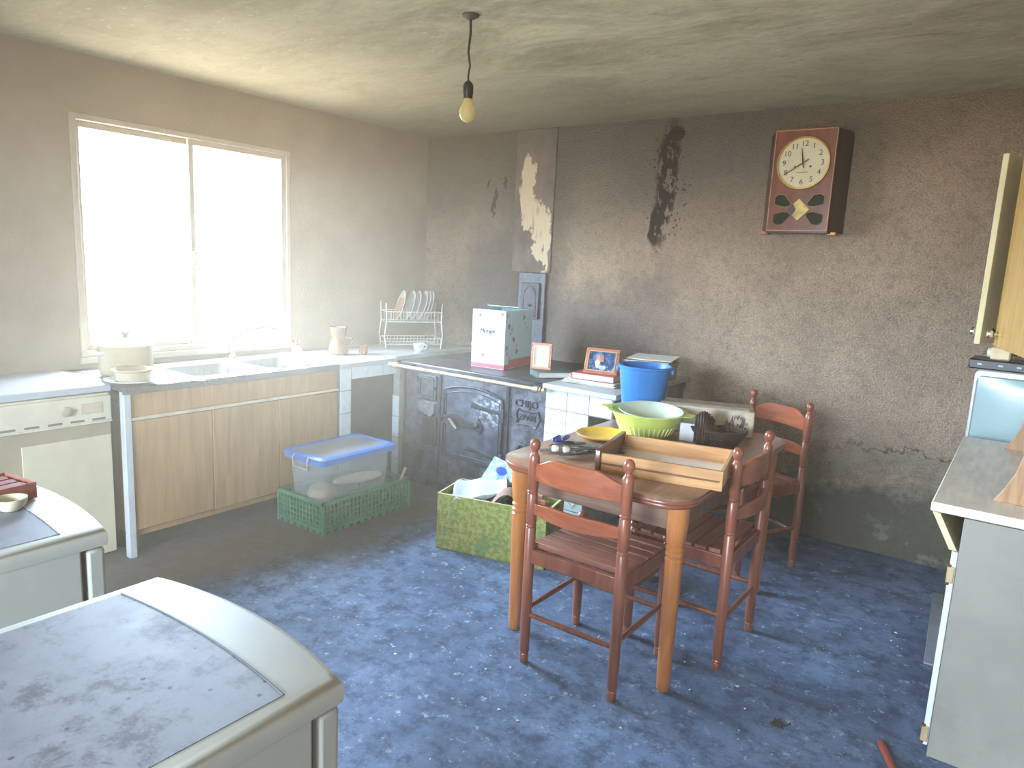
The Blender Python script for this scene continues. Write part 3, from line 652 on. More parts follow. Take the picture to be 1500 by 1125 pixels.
def book(name, label, loc, rz, w, d, h, c):
    t = thing(name, label, 'book', loc, rz)
    cm = plain('cover_%d_%d_%d' % c, c, 0.5)
    obj('cover', M().box(-w/2, w/2, -d/2, d/2, 0, 0.003).box(-w/2, w/2, -d/2, d/2, h-.003, h).box(-w/2, -w/2+.003, -d/2, d/2, .003, h-.003), cm, t, bevel=0.001)
    obj('page_block', M().box(-w/2+.003, w/2-.006, -d/2+.005, d/2-.005, .003, h-.003), M_PAPER, t)
    return t
def photo_frame(name, label, loc, rz, w, h, bar, tilt, fm, picm, mount=None):
    t = thing(name, label, 'picture frame', loc, rz)
    X = T(0, 0, 0, rx=-tilt)
    mb = M(); 
    for a in ((-w/2, w/2, 0, 0.016, 0, bar), (-w/2, w/2, 0, 0.016, h-bar, h), (-w/2, -w/2+bar, 0, 0.016, bar, h-bar), (w/2-bar, w/2, 0, 0.016, bar, h-bar)): mb.box(*a, X)
    obj('frame', mb, fm, t, bevel=0.003)
    b2 = bar*0.25
    mb = M()
    for a in ((-w/2+bar-b2, w/2-bar+b2, -.003, 0.002, bar-b2, bar), (-w/2+bar-b2, w/2-bar+b2, -.003, 0.002, h-bar, h-bar+b2), (-w/2+bar-b2, -w/2+bar, -.003, 0.002, bar, h-bar), (w/2-bar, w/2-bar+b2, -.003, 0.002, bar, h-bar)): mb.box(*a, X)
    obj('gilt_edge', mb, plain('gilt', (198, 166, 120), 0.4, 0.4), t)
    obj('picture', M().box(-w/2+bar, w/2-bar, 0.005, 0.009, bar, h-bar, X), picm, t)
    obj('backing', M().box(-w/2+.004, w/2-.004, 0.016, 0.019, .004, h-.004, X), M_CARD, t)
    obj('strut', M().prism([(0, 0), (0.005, 0), (0.005, h*0.75), (0, h*0.75)], 0, 0.003) and M().box(-.012, .012, 0, .003, 0, h*0.72, T(0, h*0.30+0.0, 0.001, rx=0.30-tilt*0.2)), M_CARD, t)
    return t
def mat_sketch():
    n = NT('framed_sketch'); v = n.voro(34, feat='DISTANCE_TO_EDGE'); x, y, z = n.xyz()
    m_ = n.mul(n.sm(v, 0.06, 0.01), n.blob(x, z, 0.0, 0.08, 0.035, 0.04, 0.5))
    n.set(Base_Color=n.mix(n.mul(m_, 0.7), lin((206, 202, 186)), lin((110, 104, 92))), Roughness=0.4); return n.mat
def mat_photo():
    n = NT('family_photo'); x, y, z = n.xyz(); a = n.noise(22, 4, 0.6)
    col = n.mix(n.sm(a, 0.4, 0.6), lin((44, 66, 104)), lin((96, 128, 160)))
    col = n.mix(n.blob(n.add(x, n.mul(n.sub(a, .5), .03)), z, -0.02, 0.085, 0.016, 0.022, 0.4), col, lin((206, 120, 130)))
    col = n.mix(n.blob(n.add(x, n.mul(n.sub(a, .5), .03)), z, -0.028, 0.055, 0.014, 0.022, 0.4), col, lin((222, 214, 216)))
    col = n.mix(n.mul(n.blob(x, z, 0.0, 0.035, 0.08, 0.012, 0.6), n.sm(a, 0.4, 0.55)), col, lin((180, 190, 206)))
    n.set(Base_Color=col, Roughness=0.25); return n.mat
M_FRAME = wood('frame_wood', (150, 88, 62), (184, 116, 84), 6, 0, 0.4, 0.15)
book('green_book', 'dark green book under the small framed sketch on the stove', (-2.385, 3.74, 0.853), 0.92, 0.25, 0.17, 0.036, (64, 92, 84))
photo_frame('sketch_frame', 'small upright wood frame with pencil sketch on the green book', (-2.455, 3.70, 0.8895), 0.30, 0.135, 0.168, 0.022, 0.10, M_FRAME, mat_sketch())

# ------------------------------------------------------------------ tiled side counter right of the stove
t = thing('tiled_counter', 'white tiled masonry counter between the stove and the table', 'counter', (-2.02, 3.90, 0))
# local front y=-0.46 ; x -0.20..0.25
obj('worktop', M().box(-0.212, 0.268, -0.505, 0.495, 0.835, 0.866), M_MARBLE, t, bevel=0.005)
pr = obj('pier', M().box(-0.205, 0.085, -0.462, 0.10, 0, 0.835), M_GROUT, t)
bm_ = obj('beam', M().box(0.085, 0.235, -0.462, -0.35, 0.715, 0.835), M_GROUT, t)
obj('rear_wall', M().box(0.13, 0.24, 0.20, 0.495, 0, 0.835), M_GROUT, t)
t1 = obj('tile', M().box(-0.071, 0.071, 0, 0.008, -0.071, 0.071), M_TILE, pr, bevel=0.002)
def tile_relief(): return M().tube([(0.045*math.cos(a), -0.001, 0.045*math.sin(a)) for a in [2*PI*k/4 for k in range(4)]], 0.0025, 5, closed=True)
t1.location = (0.012, -0.470, 0.645)
for k in range(1, 5): share(t1, 'tile', pr, (0.012, -0.470, 0.645-k*0.146))
tl = obj('tile', M().box(-0.071, 0.071, 0, 0.008, -0.071, 0.071), M_TILE, pr, bevel=0.002); tl.location = (-0.134, -0.470, 0.645)
for k in range(1, 5): share(tl, 'tile', pr, (-0.134, -0.470, 0.645-k*0.146))
th = obj('tile', M().box(-0.071, 0.071, 0, 0.008, -0.054, 0.054), M_TILE, pr, bevel=0.002); th.location = (-0.134, -0.470, 0.776)
share(th, 'tile', pr, (0.012, -0.470, 0.776)); share(th, 'tile', bm_, (0.158, -0.470, 0.776))
M_EMB = plain('tile_emboss', (206, 214, 214), 0.2, var=0.03)
em = obj('tile_motif', tile_relief(), M_EMB, pr); em.location = (0.012, -0.470, 0.645)
for x in (-0.134, 0.012):
    for k in range(0, 4):
        if (x, k) != (0.012, 0): share(em, 'tile_motif', pr, (x, -0.470, 0.645-k*0.146))

# papers, red album and family photo on the side counter
def paper_stack(name, label, loc, rz, w, d, n, dz=0.003, cat='newspaper', seed=1, mats=None):
    t = thing(name, label, cat, loc, rz); r = random.Random(seed); mats = mats or [M_PAPER]
    for k in range(n):
        ph = r.random()*6; ax, ay = r.uniform(-.012, .012), r.uniform(-.012, .012)
        obj('sheet', M().sheet(lambda u, v: ((u-.5)*w+ax, (v-.5)*d+ay, (k+1)*dz+0.0008*math.sin(u*7+ph)), 6, 4, dz*0.75, T(0, 0, 0, r.uniform(-.10, .10))), mats[k % len(mats)], t)
    return t
paper_stack('newspaper_stack', 'loose newspapers under the red album on the tiled counter', (-2.035, 3.68, 0.867), 0.12, 0.32, 0.26, 6, 0.0032)
book('red_album', 'faded red album under the family photograph', (-2.03, 3.70, 0.8885), 0.10, 0.27, 0.21, 0.036, (176, 92, 88))
photo_frame('family_photo_frame', 'leaning wood frame with colour family photograph on the red album', (-2.005, 3.655, 0.925), 0.22, 0.205, 0.155, 0.022, 0.35, M_FRAME, mat_photo())
t = thing('papers_carton', 'open cardboard carton full of papers behind the blue bucket', 'box', (-1.865, 4.08, 0.867), 0.05)
CW, CD, CH = 0.20, 0.30, 0.085
obj('carton', M().box(-CW/2, CW/2, -CD/2, -CD/2+.004, 0, CH).box(-CW/2, CW/2, CD/2-.004, CD/2, 0, CH).box(-CW/2, -CW/2+.004, -CD/2, CD/2, 0, CH).box(CW/2-.004, CW/2, -CD/2, CD/2, 0, CH).box(-CW/2, CW/2, -CD/2, CD/2, 0, .004), plain('pale_card', (176, 160, 132), 0.85), t)
obj('paper_fill', M().box(-CW/2+.005, CW/2-.005, -CD/2+.005, CD/2-.005, .004, CH-.004), M_PAPER, t)
paper_stack('magazine_pile', 'untidy pile of curled papers on top of the cardboard carton', (-1.875, 4.08, 0.953), 0.2, 0.27, 0.30, 9, 0.006, seed=5, mats=[M_PAPER, M_CARD, M_PAPER, plain('brown_paper', (150, 112, 76), 0.85)])

# ------------------------------------------------------------------ crate and storage box
def crate_mb_side(L, h, n):
    """openwork crate wall in x (length) / z with rails and uprights; thickness in y 0..0.012"""
    mb = M()
    for z in (0.045, 0.075, 0.105, 0.135): mb.box(-L/2, L/2, 0.002, 0.010, z, z+0.007)
    mb.box(-L/2, L/2, 0, 0.014, h-0.022, h); mb.box(-L/2, L/2, 0.0, 0.012, 0.018, 0.034)
    for k in range(n+1):
        x = -L/2+L*k/n; mb.box(x-.004, x+.004, 0.0, 0.012, 0.0 if k % 2 == 0 else 0.018, h-.02)
    for k in range(0, n, 2):
        x = -L/2+L*(k+0.5)/n; mb.box(x-L/n*0.42, x+L/n*0.42, 0.003, 0.010, 0.0, 0.020)
    return mb
M_CRATE = plain('green_plastic', (92, 150, 112), 0.45, var=0.08)
CX0, CX1, CY0, CY1 = -3.405, -3.005, 2.44, 3.12
t = thing('plastic_crate', 'green openwork plastic crate on the floor under the storage box', 'crate', ((CX0+CX1)/2, (CY0+CY1)/2, 0))
lx, ly = CX1-CX0, CY1-CY0
for nm, L, n, X in (('side_wall', lx, 14, T(0, -ly/2, 0)), ('side_wall', lx, 14, T(0, ly/2, 0, PI)), ('side_wall', ly, 24, T(lx/2, 0, 0, PI/2)), ('side_wall', ly, 24, T(-lx/2, 0, 0, -PI/2))):
    mb = crate_mb_side(L, 0.19, n); mb.v = [tuple(X @ Vector(p)) for p in mb.v]; obj(nm, mb, M_CRATE, t)
mb = M()
for k in range(17): mb.box(-lx/2+.01, lx/2-.01, -ly/2+.02+k*.04, -ly/2+.032+k*.04, 0.012, 0.018)
for k in range(10): mb.box(-lx/2+.02+k*.04, -lx/2+.03+k*.04, -ly/2+.01, ly/2-.01, 0.013, 0.017)
obj('crate_floor', mb, M_CRATE, t)
# firewood bits filling the crate
woods = [wood('kindling_a', (112, 76, 58), (146, 102, 76), 6, 0, 0.8, 0.0), wood('kindling_b', (140, 88, 74), (172, 112, 92), 6, 0, 0.8, 0.0), wood('kindling_c', (96, 70, 56), (128, 94, 72), 6, 0, 0.8, 0.0)]
rk = random.Random(11)
for k in range(34):
    x = rk.uniform(CX0+.07, CX1-.07); y = rk.uniform(CY0+.08, CY1-.08); L = rk.uniform(0.06, 0.11); a = rk.uniform(0, PI)
    if abs(math.cos(a))*L/2 > min(x-CX0, CX1-x)-.02: a = PI/2+rk.uniform(-.2, .2)
    lev = k % 3
    mb = M().loft([[(s*L/2, wy*(1-.2*abs(s)), wz) for wy, wz in ((-.016, 0), (.016, 0.002), (.013, .022), (-.011, .026))] for s in (-1, -.3, .4, 1)])
    o = solo('kindling_stick', mb, woods[k % 3], 'short stick of kindling in the green crate', 'firewood', (x, y, 0.02+lev*.040), a, 0.002, 'kindling in the green crate')
spots = [(CX1-.06, CY0+.17, 0.10, 0.5), (CX1-.035, CY0+.30, 0.105, 1.4), (CX1-.05, CY0+.42, 0.10, 1.0), (CX1-.04, CY0+.10, 0.10, 1.7)]
for k, (x, y, z, a) in enumerate(spots):
    mb = M().loft([[(s*.06, wy, wz) for wy, wz in ((-.018, 0), (.018, 0.0), (.014, .024), (-.012, .028))] for s in (-1, -.3, .4, 1)])
    solo('kindling_stick', mb, woods[(k+1) % 3], 'short stick of kindling in the green crate', 'firewood', (x, y, z), a, 0.002, 'kindling in the green crate')
t = thing('trowel', 'wooden tool handle sticking out of the far end of the crate', 'tool', (-3.03, 3.03, 0.10), 0)
obj('handle', M().tube([(0, 0, 0.03), (0.008, 0.03, 0.09), (0.014, 0.055, 0.145), (0.016, 0.062, 0.16)], [0.007, 0.010, 0.011, 0.007], 10), plain('pale_wood', (168, 150, 128), 0.6), t)
obj('shank', M().tube([(-0.004, -0.02, 0.0), (0, 0, 0.03)], 0.004, 8), M_STEEL, t)

def mat_clear(name, c, alpha, tint=None):
    n = NT(name); tr = n.t.nodes.new('ShaderNodeBsdfTransparent'); mxs = n.t.nodes.new('ShaderNodeMixShader')
    n.set(Base_Color=lin(c), Roughness=0.3); mxs.inputs[0].default_value = alpha
    tr.inputs[0].default_value = (*(tint or [min(1, .75+.25*x) for x in lin(c)]), 1)
    n.t.links.new(tr.outputs[0], mxs.inputs[1]); n.t.links.new(n.b.outputs[0], mxs.inputs[2]); n.t.links.new(mxs.outputs[0], n.out.inputs[0]); return n.mat
M_CLEAR = mat_clear('clear_plastic', (214, 216, 216), 0.22, (0.97, 0.97, 0.97))
t = thing('storage_box', 'clear plastic storage box with blue lid standing in the green crate', 'storage box', (-3.160, 2.70, 0.135))
bw, bl = 0.155, 0.255
def ring(hx, hy, z, r=0.03): return [(x, y, z) for x, y in rrect(-hx, hx, -hy, hy, r, 4)]
obj('tub', M().loft([ring(bw-.02, bl-.02, 0.0), ring(bw-.018, bl-.018, 0.004), ring(bw, bl, 0.27), ring(bw+.012, bl+.012, 0.272), ring(bw+.012, bl+.012, 0.282), ring(bw-.004, bl-.004, 0.282), ring(bw-.022, bl-.022, 0.008)]), M_CLEAR, t)
M_LID = mat_clear('blue_lid_plastic', (84, 144, 232), 0.62)
obj('lid', M().loft([ring(bw+.022, bl+.022, 0.266), ring(bw+.026, bl+.026, 0.300), ring(bw+.014, bl+.014, 0.310), ring(bw-.004, bl-.004, 0.310), ring(bw-.008, bl-.008, 0.302)], cap=False), M_LID, t, label='translucent blue lid rim')
obj('lid_panel', M().loft([ring(bw-.008, bl-.008, 0.300), ring(bw-.008, bl-.008, 0.303)]), mat_clear('clear_lid_panel', (176, 186, 198), 0.45, (0.96, 0.97, 0.98)), t)
for sy in (-1, 1):
    obj('clip_handle', M().tube([(-0.06, sy*(bl+.024), 0.30), (-0.065, sy*(bl+.036), 0.285), (-0.06, sy*(bl+.034), 0.235), (0.06, sy*(bl+.034), 0.235), (0.065, sy*(bl+.036), 0.285), (0.06, sy*(bl+.024), 0.30)], 0.006, 8), plain('clip_grey', (188, 184, 176), 0.4), t)
bx = [(0.0, -0.10, 'onion', 0.045), (0.06, -0.02, 'onion', 0.04), (-0.06, 0.02, 'onion', 0.042)]
solo('bread_loaf', M().loft([[(0.17*s, 0.035*math.sqrt(max(0, 1-s*s))*math.cos(a)+.0001*math.cos(a), 0.035+0.034*math.sqrt(max(0.001, 1-s*s))*math.sin(a)) for a in [2*PI*k/12 for k in range(12)]] for s in (-1, -.9, -.6, 0, .6, .9, 1)]), plain('loaf', (232, 222, 196), 0.8), 'pale rolled cloth bundle lying inside the clear storage box', 'cloth', (-3.12, 2.80, 0.20), 1.35)
solo('cloth_bundle', M().lathe([(0.001, 0), (0.07, 0.01), (0.085, 0.04), (0.07, 0.08), (0.03, 0.10), (0.001, 0.102)], 16), plain('cloth_beige', (222, 200, 164), 0.9, bump=0.5, bscale=25), 'crumpled beige cloth at the near end of the clear storage box', 'cloth', (-3.16, 2.56, 0.145))

# ------------------------------------------------------------------ green patterned box with papers
def mat_greenbox():
    n = NT('green_print_card'); a = n.noise(38, 4, 0.7); b = n.noise(6, 4, 0.7)
    col = n.mix(n.sm(a, 0.4, 0.6), lin((132, 138, 62)), lin((168, 170, 98)))
    col = n.mix(n.mul(n.sm(b, 0.52, 0.64), 0.55), col, lin((92, 128, 92)))
    col = n.mix(n.mul(n.sm(n.noise(9, 4, 0.7), 0.62, 0.70), 0.5), col, lin((178, 124, 66)))
    n.set(Base_Color=col, Roughness=0.7); n.bump(a, 0.2, 0.003); return n.mat
M_GBOX = mat_greenbox()
GX, GY, GA = -2.44, 2.75, math.atan2(0.15, 0.59)
t = thing('firewood_box', 'olive green patterned cardboard box on the floor beside the table', 'box', (GX, GY, 0), GA)
GW, GD, GH = 0.62, 0.29, 0.31
obj('carton', M().box(0, GW, 0, .006, 0, GH).box(0, GW, GD-.006, GD, 0, GH).box(0, .006, .006, GD-.006, 0, GH).box(GW-.006, GW, .006, GD-.006, 0, GH).box(0, GW, 0, GD, 0, .006), M_GBOX, t)
edge = plain('card_edge', (206, 200, 150), 0.8)
obj('raw_edge', M().box(0, GW, 0, .007, GH, GH+.003).box(0, GW, GD-.007, GD, GH, GH+.003).box(0, .007, .007, GD-.007, GH, GH+.003).box(GW-.007, GW, .007, GD-.007, GH, GH+.003), edge, t)
obj('flap', M().box(0, 0.004, 0.02, GD-.02, 0, 0.13, T(GW-.003, 0, GH, ry=0.75)), M_GBOX, t)
obj('fill_board', M().box(.008, GW-.008, .008, GD-.008, 0.16, 0.165), M_CARD, t, label='cardboard lying inside the box')
gT = T(GX, GY, 0, GA)
def gpos(x, y, z): return tuple(gT @ Vector((x, y, z)))
def mat_news():
    n = NT('printed_newspaper'); x, y, z = n.xyz()
    lines = n.math('SINE', n.mul(y, 520.0)); wd = n.noise(1.0, 3, 0.6, n.map(scale=(70, 6, 1)))
    m_ = n.mul(n.mul(n.sm(lines, 0.1, 0.6), n.sm(wd, 0.45, 0.55)), n.sm(n.noise(9, 2, 0.5), 0.45, 0.55))
    col = n.mix(n.mul(m_, 0.5), lin((184, 192, 194)), lin((96, 100, 106)))
    col = n.mix(n.mul(n.blob(x, y, 0.045, 0.055, 0.030, 0.012, 0.4), 0.8), col, lin((226, 110, 140)))
    col = n.mix(n.mul(n.blob(x, y, -0.01, -0.06, 0.02, 0.01, 0.4), 0.7), col, lin((230, 170, 130)))
    n.set(Base_Color=col, Roughness=0.85); return n.mat
M_NEWS = mat_news()
paper_stack('old_newspapers', 'stack of old newspapers under the folded one in the olive green box', gpos(0.16, 0.145, 0.166), GA, 0.27, 0.24, 14, 0.0078, seed=8)
t = thing('folded_newspaper', 'folded white newspaper lying on top in the olive green box', 'newspaper', gpos(0.165, 0.165, 0.278), GA+0.40)
for k in range(4):
    sh = k*0.006
    obj('sheet', M().sheet(lambda u, v: ((u-.5)*.27+sh, (v-.5)*.25-sh, 0.004+k*.008+0.055*u*u+0.03*math.sin(v*PI)*(1-u)+0.022*v+0.005*math.sin(u*9+k)), 14, 12, 0.005), M_NEWS, t)
def mat_blueflyer():
    n = NT('blue_flyer_print'); x, y, z = n.xyz()
    col = n.mix(n.sm(n.noise(30, 3, 0.6), 0.4, 0.6), lin((190, 210, 236)), lin((120, 160, 214)))
    col = n.mix(n.blob(x, y, 0.0, 0.02, 0.032, 0.025, 0.3), col, lin((40, 76, 170)))
    n.set(Base_Color=col, Roughness=0.5); return n.mat
o = solo('blue_flyer', M().sheet(lambda u, v: ((u-.5)*.17, (v-.5)*.16, 0.004*math.sin(u*5)), 8, 4, 0.002), mat_blueflyer(), 'blue printed flyer standing up behind the folded newspaper', 'flyer', gpos(0.25, 0.255, 0.385), 0)
o.rotation_euler = (0.9, 0.25, GA-0.15)
t = thing('brown_bag', 'open brown paper bag beside the newspaper in the olive box', 'paper bag', gpos(0.36, 0.13, 0.20), GA+0.2)
obj('bag', M().sheet(lambda u, v: ((u-.5)*.20, (v-.5)*.22, 0.05+0.11*math.sin(u*PI*0.9)+0.02*math.sin(v*6)), 12, 10, 0.003), plain('bag_brown', (160, 130, 112), 0.85, bump=0.3, bscale=20), t)
M_RED = [wood('red_wood_a', (120, 66, 54), (152, 88, 72), 6, 0, 0.75, 0), wood('red_wood_b', (150, 92, 82), (186, 124, 112), 6, 0, 0.75, 0)]
rk = random.Random(4)
for k in range(16):
    L = rk.uniform(0.11, 0.17); x = rk.uniform(0.42, 0.53); y = rk.uniform(0.07, 0.22); a = rk.uniform(-.4, .9)
    z = 0.168+(k//4)*0.042
    mb = M().loft([[(s*L/2, wy*(1-.15*abs(s)), wz) for wy, wz in ((-.016, 0), (.015, .003), (.017, .026), (.002, .032), (-.014, .027))] for s in (-1, -.35, .4, 1)])
    if x+abs(math.cos(a))*L/2 > GW-.015: x = GW-.015-L/2
    solo('wood_offcut', mb, M_RED[k % 2], 'reddish wood offcut heaped in the right half of the olive box', 'firewood', gpos(x, y, z), GA+a, 0.003, 'wood offcuts in the olive green box')

# ------------------------------------------------------------------ table
M_TTOP = wood('table_top_wood', (134, 98, 76), (164, 126, 100), 4, 1, 0.32, 0.35)
M_TEDGE = wood('table_edge_wood', (124, 66, 44), (150, 84, 58), 6, 0, 0.3, 0.4)
M_TLEG = wood('table_leg_wood', (166, 96, 46), (196, 124, 66), 5, 2, 0.3, 0.4)
TX0, TX1, TY0, TY1, TZ = -1.685, -0.852, 2.225, 3.52, 0.77
tcx, tcy = (TX0+TX1)/2, (TY0+TY1)/2
t = thing('dining_table', 'wooden dining table with rounded corners and turned orange-brown legs', 'table', (tcx, tcy, 0))
hx, hy = (TX1-TX0)/2, (TY1-TY0)/2
def tr(d, z): return [(x, y, z) for x, y in rrect(-hx+d, hx-d, -hy+d, hy-d, 0.13-d, 10)]
obj('tabletop', M().loft([tr(0.006, TZ-.012), tr(0.003, TZ-.003), tr(0.008, TZ)]), M_TTOP, t, smooth=60)
obj('edge_moulding', M().loft([tr(0.03, TZ-.046), tr(0.016, TZ-.044), tr(0.010, TZ-.036), tr(0.013, TZ-.029), tr(0.004, TZ-.026), tr(0.0, TZ-.019), tr(0.004, TZ-.012)]), M_TEDGE, t, smooth=60)
lx_, ly_ = 0.344, 0.536
for nm, a in (('apron', (-lx_, lx_, -ly_-.010, -ly_+.010)), ('apron', (-lx_, lx_, ly_-.010, ly_+.010)), ('apron', (-lx_-.010, -lx_+.010, -ly_, ly_)), ('apron', (lx_-.010, lx_+.010, -ly_, ly_))):
    obj(nm, M().box(a[0], a[1], a[2], a[3], TZ-.145, TZ-.046), wood('apron_wood', (110, 82, 66), (142, 110, 90), 5, 0, 0.4, 0.2), t, bevel=0.003)
leg_prof = [(0.020, 0), (0.024, 0.006), (0.026, 0.06), (0.029, 0.25), (0.033, 0.505), (0.0345, 0.52), (0.029, 0.526), (0.0345, 0.535), (0.0345, 0.542), (0.029, 0.548), (0.0345, 0.557), (0.0345, 0.564), (0.029, 0.57), (0.034, 0.58), (0.038, 0.63), (0.041, 0.67), (0.041, TZ-.046)]
for sx in (-1, 1):
    for sy in (-1, 1):
        obj('leg', M().lathe(leg_prof, 24, T(sx*lx_, sy*ly_, 0)), M_TLEG, t)

# ------------------------------------------------------------------ chairs (local: back at -y, seat faces +y)
M_CHAIR = wood('chair_wood', (124, 66, 46), (154, 88, 62), 6, 2, 0.32, 0.35)
M_SLAT = wood('seat_slat_wood', (136, 84, 66), (166, 110, 90), 6, 0, 0.45, 0.2)
M_RAIL = wood('back_rail_wood', (140, 72, 44), (168, 92, 58), 6, 0, 0.28, 0.45)
CW2, CDp = 0.195, 0.198
def make_chair(name, label):
    t = thing(name, label, 'chair', group='wooden chairs around the table')
    post = [(0.014, 0), (0.017, 0.004), (0.0175, 0.025), (0.0155, 0.03), (0.018, 0.036), (0.0155, 0.042), (0.019, 0.05), (0.0205, 0.20), (0.0205, 0.555), (0.0175, 0.56), (0.0205, 0.566), (0.0175, 0.572), (0.0205, 0.579), (0.0205, 0.69), (0.0175, 0.695), (0.0205, 0.701), (0.0175, 0.707), (0.0205, 0.714), (0.021, 0.82),
            (0.020, 0.838), (0.014, 0.848), (0.012, 0.852), (0.012, 0.858), (0.017, 0.866), (0.0205, 0.878), (0.0195, 0.891), (0.014, 0.901), (0.004, 0.905)]
    for s in (-1, 1): obj('back_post', M().lathe(post, 18, T(s*CW2, -CDp, 0)), M_CHAIR, t)
    fl = [(0.014, 0), (0.0175, 0.004), (0.0175, 0.025), (0.0155, 0.03), (0.018, 0.036), (0.0155, 0.042), (0.019, 0.05), (0.021, 0.20), (0.0215, 0.464), (0.017, 0.482), (0.013, 0.487), (0.018, 0.495), (0.0205, 0.505), (0.016, 0.514), (0.004, 0.518)]
    for s in (-1, 1): obj('front_leg', M().lathe(fl, 18, T(s*CW2, CDp, 0)), M_CHAIR, t)
    for s in (-1, 1): obj('seat_rail', M().box(s*CW2-.011, s*CW2+.011, -CDp, CDp, 0.418, 0.474), M_CHAIR, t, bevel=0.004)
    obj('seat_rail', M().box(-CW2, CW2, CDp-.011, CDp+.011, 0.418, 0.474), M_CHAIR, t, bevel=0.004)
    obj('seat_rail', M().box(-CW2, CW2, -CDp-.011, -CDp+.011, 0.418, 0.474), M_CHAIR, t, bevel=0.004)
    ns = 6; y0 = -CDp+.022; y1 = CDp-.022; w = (y1-y0)/ns
    sl = obj('seat_slat', M().box(-CW2-.004, CW2+.004, -w/2+.0065, w/2-.0065, -0.008, 0.015), M_SLAT, t, bevel=0.0015); sl.location = (0, y0+w/2, 0.476)
    for k in range(1, ns): share(sl, 'seat_slat', t, (0, y0+w*(k+.5), 0.476-0.006*math.sin(PI*(k+.5)/ns)))
    for s in (-1, 1): obj('stretcher', M().tube([(s*CW2, -CDp, 0.225), (s*CW2, 0, 0.225), (s*CW2, CDp, 0.225)], [0.009, 0.0115, 0.009], 12), M_CHAIR, t)
    obj('stretcher', M().tube([(-CW2, -CDp, 0.205), (0, -CDp, 0.205), (CW2, -CDp, 0.205)], [0.009, 0.0115, 0.009], 12), M_CHAIR, t)
    obj('stretcher', M().tube([(-CW2, CDp, 0.205), (0, CDp, 0.205), (CW2, CDp, 0.205)], [0.009, 0.0115, 0.009], 12), M_CHAIR, t)
    def rail(zb, zt, arch_, bow, nseg=20):
        rings = []
        for i in range(nseg+1):
            s = -1+2*i/nseg; x = s*(CW2-.008); y = -CDp-bow*(1-s*s)
            sh = max(0.0, min(1.0, (1-abs(s))/0.55)); sh = sh*sh*(3-2*sh)
            a = zb(s); b = zt(s)+arch_*sh
            rings.append([(x, y-.008, a), (x, y+.008, a), (x, y+.008, b), (x, y-.008, b)])
        return M().loft(rings)
    obj('crest_rail', rail(lambda s: 0.748, lambda s: 0.812, 0.036, 0.035), M_RAIL, t, bevel=0.003, smooth=30)
    obj('lower_rail', rail(lambda s: 0.616-0.008*(1-s*s), lambda s: 0.660-0.006*(1-s*s), 0.012, 0.035), M_RAIL, t, bevel=0.003, smooth=30)
    return t
ch0 = make_chair('dining_chair', 'brown slatted wooden chair at the near end of the table, its back to the camera')
ch0.location = (-1.235, 2.348, 0)
c2 = copy_tree(ch0); c2.location = (-1.018, 2.805, 0); c2.rotation_euler = (0, 0, PI/2); c2['label'] = 'brown slatted wooden chair pushed in at the right long side of the table'
c3 = copy_tree(ch0); c3.location = (-1.128, 3.762, 0); c3.rotation_euler = (0, 0, math.radians(152.8)); c3['label'] = 'brown slatted wooden chair turned at the far end of the table by the back wall'

# ------------------------------------------------------------------ things on the table
M_BUCKET = plain('blue_plastic', (50, 118, 190), 0.38, var=0.06)
t = thing('bucket', 'blue plastic bucket at the far end of the table', 'bucket', (-1.565, 3.33, TZ))
obj('pail', M().lathe([(0.092, 0), (0.096, 0.004), (0.130, 0.275), (0.137, 0.278), (0.138, 0.288), (0.131, 0.292), (0.127, 0.286), (0.092, 0.008), (0.001, 0.006)], 48), M_BUCKET, t)
for a in (0.35, 0.35+PI): obj('handle_lug', M().box(0.132, 0.146, -.014, .014, 0.255, 0.28, T(0, 0, 0, a)), M_BUCKET, t, bevel=0.003)
M_LIME = mat_clear('lime_plastic', (206, 220, 120), 0.72, (0.9, 0.95, 0.6))
t = thing('colander', 'lime green plastic colander on the table', 'colander', (-1.395, 3.03, TZ), 0.2)
obj('bowl', M().lathe([(0.07, 0), (0.095, 0.004), (0.115, 0.02), (0.15, 0.085), (0.168, 0.118), (0.186, 0.122), (0.186, 0.126), (0.164, 0.124), (0.144, 0.088), (0.11, 0.026), (0.09, 0.010), (0.001, 0.008)], 48), M_LIME, t)
slit = plain('slit_light', (226, 234, 160), 0.4)
s0 = obj('slit', M().box(-0.002, 0.0035, -0.003, 0.003, 0.0, 0.045, T(0.1175, 0, 0.024, ry=0.48)), slit, t)
s0.location = (0, 0, 0)
for k in range(1, 36): share(s0, 'slit', t, (0, 0, 0), (0, 0, 2*PI*k/36))
obj('grip', M().prism([(0.165, -0.06), (0.215, -0.03), (0.225, 0.0), (0.215, 0.03), (0.165, 0.06)], 0.119, 0.125), M_LIME, t, bevel=0.002)
obj('grip', M().prism([(-0.165, 0.06), (-0.215, 0.03), (-0.225, 0.0), (-0.215, -0.03), (-0.165, -0.06)], 0.119, 0.125), M_LIME, t, bevel=0.002)
o = solo('white_bowl', M().lathe([(0.06, 0), (0.085, 0.004), (0.132, 0.062), (0.148, 0.070), (0.149, 0.075), (0.132, 0.071), (0.082, 0.010), (0.001, 0.008)], 48), mat_clear('milky_plastic', (228, 236, 226), 0.6, (0.95, 0.97, 0.9)), 'translucent white bowl nested inside the lime colander', 'bowl', (-1.375, 3.02, TZ+.060))
o.rotation_euler = (0.06, 0.05, 0)
solo('yellow_plate', M().lathe([(0.001, 0.0), (0.085, 0.0), (0.10, 0.004), (0.124, 0.016), (0.126, 0.021), (0.118, 0.021), (0.098, 0.010), (0.001, 0.007)], 48), plain('yellow_plastic', (226, 178, 62), 0.35, var=0.06), 'yellow plastic plate beside the colander on the table', 'plate', (-1.525, 2.855, TZ))
